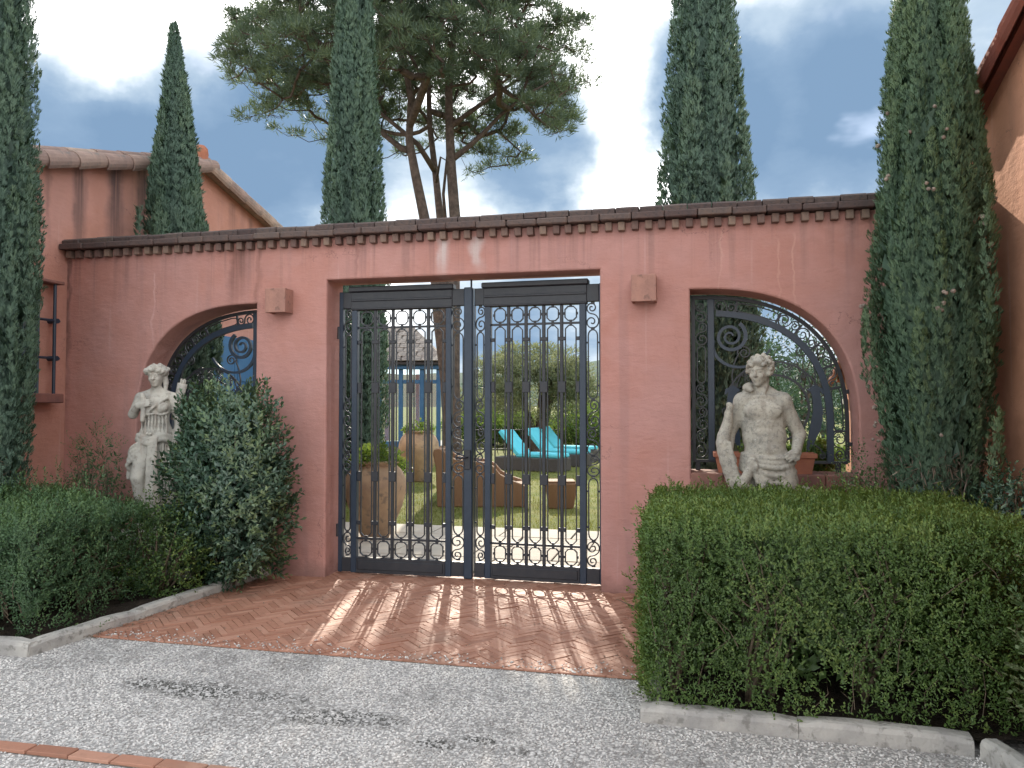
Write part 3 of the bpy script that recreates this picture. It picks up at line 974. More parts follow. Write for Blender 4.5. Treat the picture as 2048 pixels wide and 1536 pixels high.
def gable_house(name, label, X, out, prof, depth, wallmat, tilemat, over, n_rows):
    """gable wall in the plane x = X whose outside looks along out*(+X); prof = (y,z) outline of the rake, near to far"""
    root = empty(name, (X, 0, 0)); tag(root, label, 'house')
    poly = [(y, z) for y, z in prof] + [(prof[-1][0], 0), (prof[0][0], 0)]
    m = len(poly); V = [(0, y, z) for y, z in poly] + [(-out * depth, y, z) for y, z in poly]
    mb = MB(); mb.add(V, [tuple(range(m)), tuple(range(m, 2 * m))[::-1]] + [(i, (i + 1) % m, m + (i + 1) % m, m + i) for i in range(m)])
    mb.v = [(x + X, y, z) for x, y, z in mb.v]
    w = mb.build('wall', wallmat, root); w.location = (-X, 0, 0)
    # roof deck
    mb = MB(); pts = [(y, z) for y, z in prof]
    a = Vector(pts[0]); b = Vector(pts[1]); d0 = (a - b).normalized(); pts[0] = tuple(a + d0 * 0.25)
    a = Vector(pts[-1]); b = Vector(pts[-2]); d0 = (a - b).normalized(); pts[-1] = tuple(a + d0 * 0.25)
    th = 0.05; k = len(pts)
    V = []
    for x in (out * over, -out * depth):
        V += [(x, y, z + 0.004) for y, z in pts] + [(x, y, z + th) for y, z in pts]
    q = 2 * k; F = []
    for i in range(k - 1):
        F += [(i, i + 1, q + i + 1, q + i), (k + i, q + k + i, q + k + i + 1, k + i + 1), (i, k + i, k + i + 1, i + 1), (q + i, q + i + 1, q + k + i + 1, q + k + i)]
    F += [(0, q, q + k, k), (k - 1, 2 * k - 1, q + 2 * k - 1, q + k - 1)]
    mb.add(V, F); roof = mb.build('roof', tilemat, root)
    # barrel tiles, row by row up each slope
    t = MB(); barrel(t, 0.46, 0.105, 0.085); tm = t.mesh('roof_tile', tilemat)
    for row in range(n_rows):
        for i in range(len(pts) - 1):
            p, e = Vector(pts[i]), Vector(pts[i + 1])
            low, high = (p, e) if p.y < e.y else (e, p)
            d = (high - low); L_ = d.length; d.normalize(); s = 0.0; kk = 0
            ang = math.atan2(d.y, abs(d.x)); rz = math.pi / 2 if d.x > 0 else -math.pi / 2
            while s < L_ - 0.2:
                q_ = low + d * s
                o = link_mesh('roof_tile', tm, None, roof, (out * (over - 0.09 - row * 0.20), q_.x, q_.y + th + 0.0 + 0.012))
                o.rotation_euler = (0, -ang - 0.03 + random.uniform(-.01, .01), rz + random.uniform(-.02, .02))
                if row == 0:
                    o = link_mesh('verge_tile', tm, None, roof, (out * (over + 0.012), q_.x, q_.y + 0.015))
                    o.rotation_euler = ((1 if d.x > 0 else -1) * out * R(58), -ang - 0.03 + random.uniform(-.015, .015), rz + random.uniform(-.02, .02))
                s += 0.40
    return root, roof


hl, rf = gable_house('gabled_house', 'pink gabled house with streaked wall and clay tile verge at left', -6.17, 1,
                     [(-3.3, 3.16), (2.15, 4.68), (6.2, 3.69)], 7.0, M['house_left'], M['roof_tile'], 0.10, 4)
mb = MB(); mb.lathe([(0.0, 0.0), (0.10, 0.0), (0.105, 0.05), (0.085, 0.11), (0.095, 0.17), (0.085, 0.24), (0.05, 0.28), (0.0, 0.29)], 16)
o = mb.build('ridge_finial', M['terracotta'], rf, True, (0.02, 2.15, 4.70))


def house_left_details(root):
    # barred window near the camera end of the gable wall
    g = MB(); g.box(-0.02, 0.004, -1.35, -0.33, 1.72, 2.78)
    g.build('window_pane', M['glass'], root)
    for y in (-0.24, -0.46, -0.68, -0.90, -1.12, -1.34):
        b = MB(); b.tube([(0.09, y, 1.72), (0.09, y, 2.80)], 0.016, 8); b.build('window_bar', M['iron_blue'], root)
    for z in (2.07, 2.44):
        b = MB(); b.tube([(0.09, -1.42, z), (0.09, -0.18, z)], 0.013, 8); c = b.build('cross_bar', M['iron_blue'], root)
        b = MB(); b.tube([(0.0, -0.215, z), (0.105, -0.215, z)], 0.026, 8); b.build('bracket', M['iron_blue'], c)
    b = MB(); b.cbox(0.0, 0.17, -1.5, -0.19, 1.63, 1.72, 0.008); b.build('window_sill', M['sill'], root)
    b = MB(); b.cbox(0.0, 0.14, -1.5, -0.17, 2.80, 2.83, 0.006); b.build('window_head', M['sill'], root)
    # blue shutters seen through the left arched opening
    for i in range(2):
        y0 = 2.45 + i * 0.47
        d = MB(); d.cbox(0.005, 0.05, y0, y0 + 0.46, 0.95, 2.55, 0.006); s = d.build('shutter', M['blue_paint'], root)
        for z0, z1 in ((1.02, 1.38), (1.46, 1.86), (1.94, 2.46)):
            d = MB(); d.cbox(0.046, 0.064, y0 + 0.06, y0 + 0.40, z0, z1, 0.008); d.build('shutter_panel', M['blue_paint'], s)
    d = MB(); d.cbox(0.0, 0.09, 2.36, 3.48, 0.86, 0.95, 0.008); d.build('window_sill', M['sill'], root)


house_left_details(hl)
hr, rf2 = gable_house('gabled_house', 'orange rendered house with sunlit wall and red eaves at right edge', 2.2, -1,
                      [(-6.2, 3.3), (-2.6, 4.60), (5.25, 2.02)], 6.0, M['house_right'], M['roof_tile_red'], 0.07, 3)
d = MB(); d.cbox(-0.045, 0.0, 5.02, 5.24, 1.62, 1.70, 0.01); d.build('string_course', M['kerb'], hr)


def conservatory():
    """blue glazed garden house far behind the gate, faces the camera"""
    c = np.array(CAM) + 24 * (_f0 + _r * ((880 - 1024) / _F)); c[2] = 0
    root = empty('garden_house', tuple(c), R(12.9))
    tag(root, 'blue framed glass garden house with stone tiled roof behind the pine trunk', 'garden house')
    W, H, D = 4.6, 2.75, 4.0
    b = MB(); b.box(-W, 0, 0.10, D, 0, 0.35); b.build('plinth', M['kerb'], root)
    for x in np.linspace(-W, -0.13, 5):
        b = MB(); b.cbox(x, x + 0.13, D - 0.16, D - 0.02, 0.35, H, 0.01); b.build('rear_post', M['blue_paint'], root)
    xs = [-W + i * 0.66 for i in range(7)] + [-0.12]
    for x in xs:
        b = MB(); b.cbox(x, x + 0.13, 0.02, 0.16, 0.0, H, 0.01); b.build('post', M['blue_paint'], root)
    for i in range(len(xs) - 1):
        b = MB(); b.box(xs[i] + 0.13, xs[i + 1], 0.085, 0.095, 0.5, 2.3); p = b.build('window_pane', M['clear_glass'], root)
        b = MB(); b.box(xs[i] + 0.13, xs[i + 1], 0.085, 0.095, 2.42, H); b.build('top_pane', M['clear_glass'], root)
        b = MB(); b.cbox(xs[i] + 0.13, xs[i + 1], 0.05, 0.13, 2.3, 2.42, 0.008); b.build('transom', M['blue_paint'], root)
        b = MB(); b.cbox(xs[i] + 0.13, xs[i + 1], 0.05, 0.13, 0.3, 0.5, 0.008); b.build('kick_panel', M['blue_paint'], root)
    b = MB(); b.cbox(-W - 0.1, 0.08, -0.08, 0.20, H, H + 0.12, 0.01); b.build('beam', M['blue_paint'], root)
    b = MB(); b.cbox(-W - 0.2, 0.14, -0.22, 0.12, H + 0.12, H + 0.24, 0.02); b.build('gutter', M['iron'], root)
    b = MB(); z0, z1 = H + 0.245, H + 1.55
    V = [(-W - 0.3, -0.3, z0), (0.2, -0.3, z0), (0.2, D + 0.3, z0), (-W - 0.3, D + 0.3, z0), (-W - 0.3, D / 2, z1), (-1.1, D / 2, z1)]
    b.add(V, [(0, 1, 5, 4), (1, 2, 5), (2, 3, 4, 5), (3, 0, 4), (0, 3, 2, 1)]); rf = b.build('roof', M['far_stone'], root)
    tm = MB(); tm.cbox(-0.15, 0.15, -0.2, 0.2, 0, 0.025, 0.006); tm = tm.mesh('stone_tile', M['far_stone'])
    sl = math.atan2(z1 - z0, D / 2 + 0.3)
    for j in range(8):
        s = 0.12 + j * 0.31; y = -0.3 + s * math.cos(sl); z = z0 + s * math.sin(sl)
        xr = 0.15 - (s * math.cos(sl)) * 0.565
        x = -3.2 + 0.15 * (j % 2)
        while x < xr:
            o = link_mesh('stone_tile', tm, None, rf, (x, y, z + 0.02 + random.uniform(0, .012)))
            o.rotation_euler = (sl - 0.05, random.uniform(-.03, .03), random.uniform(-.05, .05)); o.scale = (random.uniform(.8, 1.02), 1, 1); x += 0.31


conservatory()

#@@IRON
# ================================================================== wrought iron
def s_scroll(k=0.42, turns=1.6, n=34):
    """S scroll in a unit box: small volute above, larger one below"""
    R1, R2 = k / 2, (1 - k) / 2; P = []
    for i in range(n + 1):
        t = i / n; a = -math.pi / 2 - 2 * math.pi * turns * (1 - t); r_ = R1 * (0.14 + 0.86 * t ** 0.85)
        P.append((r_ * math.cos(a), 0.5 - R1 + r_ * math.sin(a)))
    for i in range(1, n + 1):
        t = 1 - i / n; a = math.pi / 2 - 2 * math.pi * turns * (1 - t); r_ = R2 * (0.12 + 0.88 * t ** 0.85)
        P.append((r_ * math.cos(a), -0.5 + R2 + r_ * math.sin(a)))
    P = np.array(P); mn, mx = P.min(0), P.max(0)
    return (P - (mn + mx) / 2) / (mx - mn)


S_SCROLL = s_scroll()


def fit(P, cx, cz, w, h, fx=1, fz=1):
    return [(cx + p[0] * w * fx, cz + p[1] * h * fz) for p in P]


def octagon(cx, z0, z1, w, c):
    x0, x1 = cx - w / 2, cx + w / 2
    return [(x0 + c, z0), (x1 - c, z0), (x1, z0 + c), (x1, z1 - c), (x1 - c, z1), (x0 + c, z1), (x0, z1 - c), (x0, z0 + c)]


def roundloop(cx, z0, z1, w, n=7):
    r_ = w / 2; P = []
    for i in range(n + 1):
        a = math.pi * i / n; P.append((cx + r_ * math.cos(a), z1 - r_ * 1.25 + 1.25 * r_ * math.sin(a)))
    for i in range(n + 1):
        a = math.pi + math.pi * i / n; P.append((cx + r_ * math.cos(a), z0 + r_ * 1.25 + 1.25 * r_ * math.sin(a)))
    return P


def gate_leaf(hinge_x, label, B, mirror, yaw):
    """B: bounds of the leaf's strips measured from the hinge: stile, scroll panel, stile, main grille, stile, scroll panel, closing stile"""
    root = empty('gate_leaf', (hinge_x, 0.22, 0)); tag(root, label, 'gate', 'two leaves of the entrance gate')
    root.rotation_euler = (0, 0, yaw)
    m = -1 if mirror else 1
    ZB, ZT, Z1, Z2 = 0.172, 2.51, 2.733, 2.690

    def put(mb, name, mat='iron', parent=None, smooth=False):
        if m < 0: mb.v = [(-x, y, z) for x, y, z in mb.v]
        return mb.build(name, M[mat], parent or root, smooth)

    # stiles
    put(MB().cbox(0, B[0], -0.025, 0.025, 0.03, Z2, 0.003), 'hinge_stile', 'iron_blue')
    for a, b_ in ((B[1], B[2]), (B[3], B[4])):
        put(MB().cbox(a, b_, -0.032, 0.028, 0.03, ZT + 0.03, 0.004), 'stile', 'iron_blue')
    if B[6] - B[5] > 0.05:
        put(MB().cbox(B[5], B[6], -0.045, 0.03, 0.022, Z2 + 0.006, 0.006), 'closing_stile', 'iron_blue')
        put(MB().tube([(B[6] - 0.02, 0.0, Z2), (B[6] - 0.02, 0.0, Z2 + 0.085)], 0.009, 8), 'drop_bolt')
    else:
        put(MB().cbox(B[5], B[6], -0.022, 0.022, 0.03, Z2, 0.003), 'closing_stile', 'iron_blue')
    if B[6] - B[5] > 0.05:
        lk = put(MB().cbox(B[5] + 0.012, B[6] - 0.012, -0.062, -0.046, 1.02, 1.20, 0.004), 'lock_plate')
        put(MB().tube([(B[5] + 0.04, -0.062, 1.13), (B[5] + 0.04, -0.105, 1.13), (B[5] - 0.05, -0.110, 1.128)], 0.008, 8), 'handle', 'iron', lk, True)
    for z in (0.42, 2.30):
        put(MB().tube([(-0.006, -0.012, z - 0.06), (-0.006, -0.012, z + 0.06)], 0.018, 10), 'hinge')
    # top and bottom rails with mouldings
    put(MB().cbox(B[1] - 0.01, B[4] + 0.01, -0.038, 0.034, ZT, Z1 - 0.05, 0.005), 'top_rail')
    put(MB().cbox(B[1] - 0.025, B[4] + 0.025, -0.062, 0.05, Z1 - 0.05, Z1, 0.008), 'cornice')
    put(MB().cbox(B[1] + 0.0, B[4] - 0.0, -0.050, 0.042, ZT + 0.085, ZT + 0.105, 0.004), 'moulding')
    put(MB().cbox(B[1] + 0.0, B[4] - 0.0, -0.046, 0.042, ZT + 0.004, ZT + 0.020, 0.004), 'moulding')
    for a, b_ in ((B[0], B[1]), (B[4], B[5])):
        put(MB().cbox(a, b_, -0.028, 0.028, ZT + 0.02, Z2 - 0.004, 0.004), 'top_rail')
        put(MB().cbox(a, b_, -0.026, 0.026, 0.035, ZB - 0.004, 0.004), 'bottom_rail')
    put(MB().cbox(B[2], B[3], -0.034, 0.030, 0.03, ZB, 0.004), 'bottom_rail')
    put(MB().cbox(B[2] + 0.02, B[3] - 0.02, -0.044, -0.034, 0.062, ZB - 0.028, 0.004), 'bottom_panel')
    # main grille
    x0, x1 = B[2], B[3]; n = 5; pit = (x1 - x0) / n
    zt, zb = 2.346, 0.349
    for z in (zt, zb): put(MB().cbox(x0, x1, -0.010, 0.010, z - 0.010, z + 0.010, 0.002), 'cross_bar')
    for i in range(1, n):
        x = x0 + i * pit
        put(MB().cbox(x - 0.0145, x + 0.0145, -0.017, 0.013, ZB, ZT, 0.003), 'bar')
    for i in range(n):
        cx = x0 + (i + 0.5) * pit; w = pit - 0.068
        for (za, zc) in ((ZB + 0.016, zb - 0.024), (zt + 0.024, ZT - 0.016)):
            b_ = MB(); b_.sweep(octagon(cx, za, zc, w + 0.008, 0.027), 0.0105, 0.016, 0, True); r_ = put(b_, 'ring')
            h = MB(); zm = (za + zc) / 2
            for (a0, a1, c0, c1) in ((cx - 0.012, cx + 0.012, za - 0.015, za - 0.004), (cx - 0.012, cx + 0.012, zc + 0.004, zc + 0.015),
                                     (cx - pit / 2 + 0.016, cx - w / 2 - 0.004, zm - 0.012, zm + 0.012), (cx + w / 2 + 0.004, cx + pit / 2 - 0.016, zm - 0.012, zm + 0.012)):
                h.box(a0, a1, -0.008, 0.008, c0, c1)
            put(h, 'link', 'iron', r_)
        b_ = MB(); b_.sweep(octagon(cx, zb + 0.022, zt - 0.022, w, 0.030), 0.0095, 0.016, 0, True); lp = put(b_, 'long_loop')
        h = MB()
        for z in (zb + 0.014, zt - 0.014): h.box(cx - 0.012, cx + 0.012, -0.008, 0.008, z - 0.006, z + 0.006)
        put(h, 'link', 'iron', lp)
    for i in range(n + 1):
        x = x0 + i * pit; a = -0.036 if i > 0 else 0.0; e = 0.036 if i < n else 0.0
        for (z, hh) in ((2.206, 0.016), (1.772, 0.050), (0.935, 0.046), (0.496, 0.018)):
            put(MB().cbox(x + a, x + e, -0.021, 0.016, z - hh, z + hh, 0.003), 'collar')
    # the two scroll panels
    for (a, b_) in ((B[0], B[1]), (B[4], B[5])):
        cx = (a + b_) / 2; w = b_ - a - 0.012; fx = 1 if a > 0.3 else -1
        seq = [('s', 2.52, 2.29, fx, 1), ('l', 2.285, 1.66), ('s', 1.655, 1.40, -fx, 1), ('s', 1.40, 1.16, fx, 1), ('s', 1.16, 0.975, -fx, 1), ('l', 0.965, 0.41), ('s', 0.405, 0.185, fx, -1)]
        for q in seq:
            mb = MB()
            if q[0] == 's':
                mb.sweep(fit(S_SCROLL, cx, (q[1] + q[2]) / 2, w, q[1] - q[2] - 0.01, q[3], q[4]), 0.0105, 0.015, 0)
                sc = put(mb, 'scroll')
                h = MB(); zc = (q[1] + q[2]) / 2
                for s in (-1, 1): h.cbox(cx - w * 0.16, cx + w * 0.16, -0.009, 0.009, zc + s * (q[1] - q[2] - 0.006) / 2 - 0.010, zc + s * (q[1] - q[2] - 0.006) / 2 + 0.010, 0.002)
                put(h, 'collar', 'iron', sc)
            else:
                mb.sweep(roundloop(cx, q[2] + 0.005, q[1] - 0.005, w - 0.022), 0.0105, 0.015, 0, True); lp = put(mb, 'long_loop')
                h = MB()
                for z in (q[1] - 0.12, q[2] + 0.12):
                    for s in (-1, 1):
                        xx = sorted((cx + s * (w / 2 - 0.008), cx + s * (w / 2 + 0.006))); h.box(xx[0], xx[1], -0.007, 0.007, z - 0.008, z + 0.008)
                put(h, 'link', 'iron', lp)
    return root


gate_leaf(-3.255, 'left leaf of the dark blue wrought iron gate, before the two jars', [0.040, 0.132, 0.188, 1.063, 1.118, 1.242, 1.322], False, R(0.9))
gate_leaf(-0.737, 'right leaf of the dark blue wrought iron gate, before the blue loungers', [0.028, 0.145, 0.204, 1.025, 1.083, 1.180, 1.186], True, R(-1.6))


def arch_grille(mirror, label):
    root = empty('window_grille', (CX, 0.30, 1.0)); tag(root, label, 'window grille', 'wrought iron grilles in the arched openings')
    m = -1 if mirror else 1
    ox = 0.02 - CX          # opening's straight edge measured from the axis

    def put(mb, name, mat='iron', parent=None):
        mb.v = [(m * (x + ox), y, z - 1.0) for x, y, z in mb.v]
        return mb.build(name, M[mat], parent or root)

    zb = 1.125
    outer = [(0.028, zb), (0.028, 2.55)] + [p for p in arch_curve(40, 0.035) if p[0] > 0.05] + [(1.275, zb)]
    put(MB().sweep(outer, 0.030, 0.03, 0), 'outer_frame')
    inner = [(0.175, zb), (0.175, 2.36)] + [(x, z) for x, z in arch_curve(40, 0.17) if x > 0.24] + [(1.14, zb)]
    put(MB().sweep([p for p in arch_curve(40, 0.17) if p[0] > 0.20] + [(1.14, zb)], 0.052, 0.04, 0), 'arch_band', 'iron_blue')
    put(MB().cbox(0.148, 0.205, -0.02, 0.02, zb, 2.53, 0.004), 'stile', 'iron_blue')
    put(MB().cbox(0.028, 1.275, -0.012, 0.012, zb - 0.012, zb + 0.012, 0.002), 'bottom_bar')
    for x in (0.06, 1.20): put(MB().cbox(x - 0.02, x + 0.02, -0.016, 0.016, 1.045, zb - 0.012, 0.003), 'foot')
    for (x0, x1, z) in ((1.27, 1.315, 1.72), (1.27, 1.315, 1.28), (0.0, 0.02, 1.72), (0.0, 0.02, 1.28)):
        put(MB().cbox(x0, x1, -0.02, 0.02, z - 0.018, z + 0.018, 0.003), 'bracket')
    # centre line of the band between the two arches
    cen = [Vector(p) for p in arch_curve(80, 0.102) if p[0] > 0.19] + [Vector((1.208, z)) for z in np.linspace(1.36, zb + 0.02, 10)]
    L_ = [0.0]
    for a, b_ in zip(cen[:-1], cen[1:]): L_.append(L_[-1] + (b_ - a).length)

    def on(s):
        s = min(max(s, 0), L_[-1] - 1e-6); i = max(0, int(np.searchsorted(L_, s)) - 1); i = min(i, len(cen) - 2)
        t = (s - L_[i]) / (L_[i + 1] - L_[i]); d = (cen[i + 1] - cen[i]).normalized()
        return cen[i] + (cen[i + 1] - cen[i]) * t, Vector((-d.y, d.x))

    def band(P, s0, s1, w, fl=1):
        out = []
        for p in P:
            q, nn = on((s0 + s1) / 2 + p[1] * (s1 - s0)); q = q + nn * (p[0] * w * fl); out.append((q.x, q.y))
        return out
    tot = L_[-1]
    kinds = ['s', 'l', 's', 's', 's', 's', 'l', 's']; lens = [0.17, 0.33, 0.17, 0.18, 0.18, 0.17, 0.33, 0.22]
    k = tot / sum(lens); s = 0.0; f = 1
    for kind, ln in zip(kinds, lens):
        ln *= k
        mb = MB()
        if kind == 's': mb.sweep(band(S_SCROLL, s + 0.006, s + ln - 0.006, 0.096, f), 0.0095, 0.014); put(mb, 'scroll'); f = -f
        else:
            lp = [((p[0]), (p[1])) for p in roundloop(0, -0.5, 0.5, 1.0)]
            lp = []
            for i in range(24):
                a = 2 * math.pi * i / 24; lp.append((0.5 * math.copysign(abs(math.sin(a)) ** 0.5, math.sin(a)), 0.5 * math.copysign(abs(math.cos(a)) ** 0.28, math.cos(a))))
            mb.sweep(band(lp, s + 0.006, s + ln - 0.006, 0.075, 1), 0.009, 0.013, 0, True); put(mb, 'long_loop')
        q, nn = on(s)
        c = MB(); c.sweep([(q.x - nn.x * 0.05, q.y - nn.y * 0.05), (q.x + nn.x * 0.05, q.y + nn.y * 0.05)], 0.016, 0.02); put(c, 'collar')
        s += ln
    # scrolls of the straight side
    z = 2.50; f = 1
    for ln, kind in ((0.17, 's'), (0.20, 's'), (0.34, 'l'), (0.20, 's'), (0.20, 's'), (0.24, 's')):
        mb = MB(); cz = z - ln / 2
        if kind == 's': mb.sweep(fit(S_SCROLL, 0.095, cz, 0.090, ln - 0.012, f, 1), 0.0095, 0.014); put(mb, 'scroll'); f = -f
        else: mb.sweep(roundloop(0.095, z - ln + 0.008, z - 0.008, 0.07), 0.009, 0.013, 0, True); put(mb, 'long_loop')
        z -= ln
    # big volute in the upper corner
    def spiral(cx, cz, r0, r1, turns, a0, dr=1, n=60):
        return [(cx + (r0 + (r1 - r0) * i / n) * math.cos(a0 + dr * 2 * math.pi * turns * i / n), cz + (r0 + (r1 - r0) * i / n) * math.sin(a0 + dr * 2 * math.pi * turns * i / n)) for i in range(n + 1)]
    sp = spiral(0.34, 2.20, 0.022, 0.135, 2.1, R(20), 1)
    e = sp[-1]
    tail = [(e[0] + 0.10 * t - 0.02 * t * t, e[1] - 0.16 * t) for t in (0.35, 0.7, 1.0, 1.4, 1.8)]
    ws = [0.014 + 0.018 * i / len(sp) for i in range(len(sp))]
    put(MB().sweep(sp, ws, 0.03), 'volute', 'iron_blue')
    put(MB().sweep(spiral(0.345, 2.195, 0.150, 0.34, 0.42, R(190), 1, 24), [0.030 - 0.012 * i / 24 for i in range(25)], 0.028), 'volute', 'iron_blue')
    # large ring with the two leaf horns
    rc = (0.69, 1.58)
    put(MB().sweep([(rc[0] + 0.285 * math.cos(2 * math.pi * i / 48), rc[1] + 0.285 * math.sin(2 * math.pi * i / 48)) for i in range(48)], 0.018, 0.024, 0, True), 'ring')
    put(MB().sweep([(rc[0] + 0.40 * math.cos(R(a)), rc[1] + 0.40 * math.sin(R(a))) for a in range(20, 161, 5)], 0.014, 0.02), 'ring_arc')
    for i in range(7):
        a = R(30 + i * 20); mb = MB(); c, s_ = math.cos(a), math.sin(a)
        P = [(rc[0] + (0.342 + p[1] * 0.10) * c - p[0] * 0.06 * s_, rc[1] + (0.342 + p[1] * 0.10) * s_ + p[0] * 0.06 * c) for p in S_SCROLL]
        put(mb.sweep(P, 0.008, 0.012), 'scroll')
    for sx in (1, -1):
        def mx(P): return [(rc[0] + sx * (x - rc[0]), z) for x, z in P]
        horn = [(0.955, 1.20), (0.985, 1.30), (1.025, 1.42), (1.045, 1.55), (1.035, 1.68), (1.02, 1.74)]
        put(MB().sweep(mx(horn), [0.012, 0.055, 0.085, 0.078, 0.066, 0.075], 0.035), 'leaf_horn', 'iron_blue')
        put(MB().sweep(mx([(0.97, 1.73), (1.02, 1.755), (1.075, 1.735), (1.085, 1.70)]), [0.02, 0.04, 0.03, 0.012], 0.04), 'leaf_tip', 'iron_blue')
        st = [(1.02, 1.75), (1.03, 1.86), (1.01, 1.97), (0.975, 2.05)]
        put(MB().sweep(mx(st + [(p[0], p[1]) for p in spiral(0.925, 2.06, 0.058, 0.012, 1.7, R(0), 1, 40)]), 0.010, 0.014), 'stem')
        put(MB().sweep(mx([(1.0, 1.75), (0.96, 1.86), (0.88, 1.95), (0.80, 1.99)] + spiral(0.80, 1.955, 0.036, 0.010, 1.2, R(90), 1, 24)), 0.009, 0.013), 'stem')
        put(MB().sweep(mx(spiral(1.085, 1.56, 0.036, 0.008, 1.6, R(180), 1, 30)), 0.009, 0.013), 'curl')
        put(MB().sweep(mx([(0.98, 1.30), (1.05, 1.25), (1.09, 1.20)] + spiral(1.075, 1.18, 0.025, 0.006, 1.2, R(40), -1, 20)), 0.009, 0.013), 'curl')
    return root


arch_grille(False, 'wrought iron scroll grille behind the bare-chested statue, right opening')
arch_grille(True, 'wrought iron scroll grille behind the draped statue and bush, left opening')

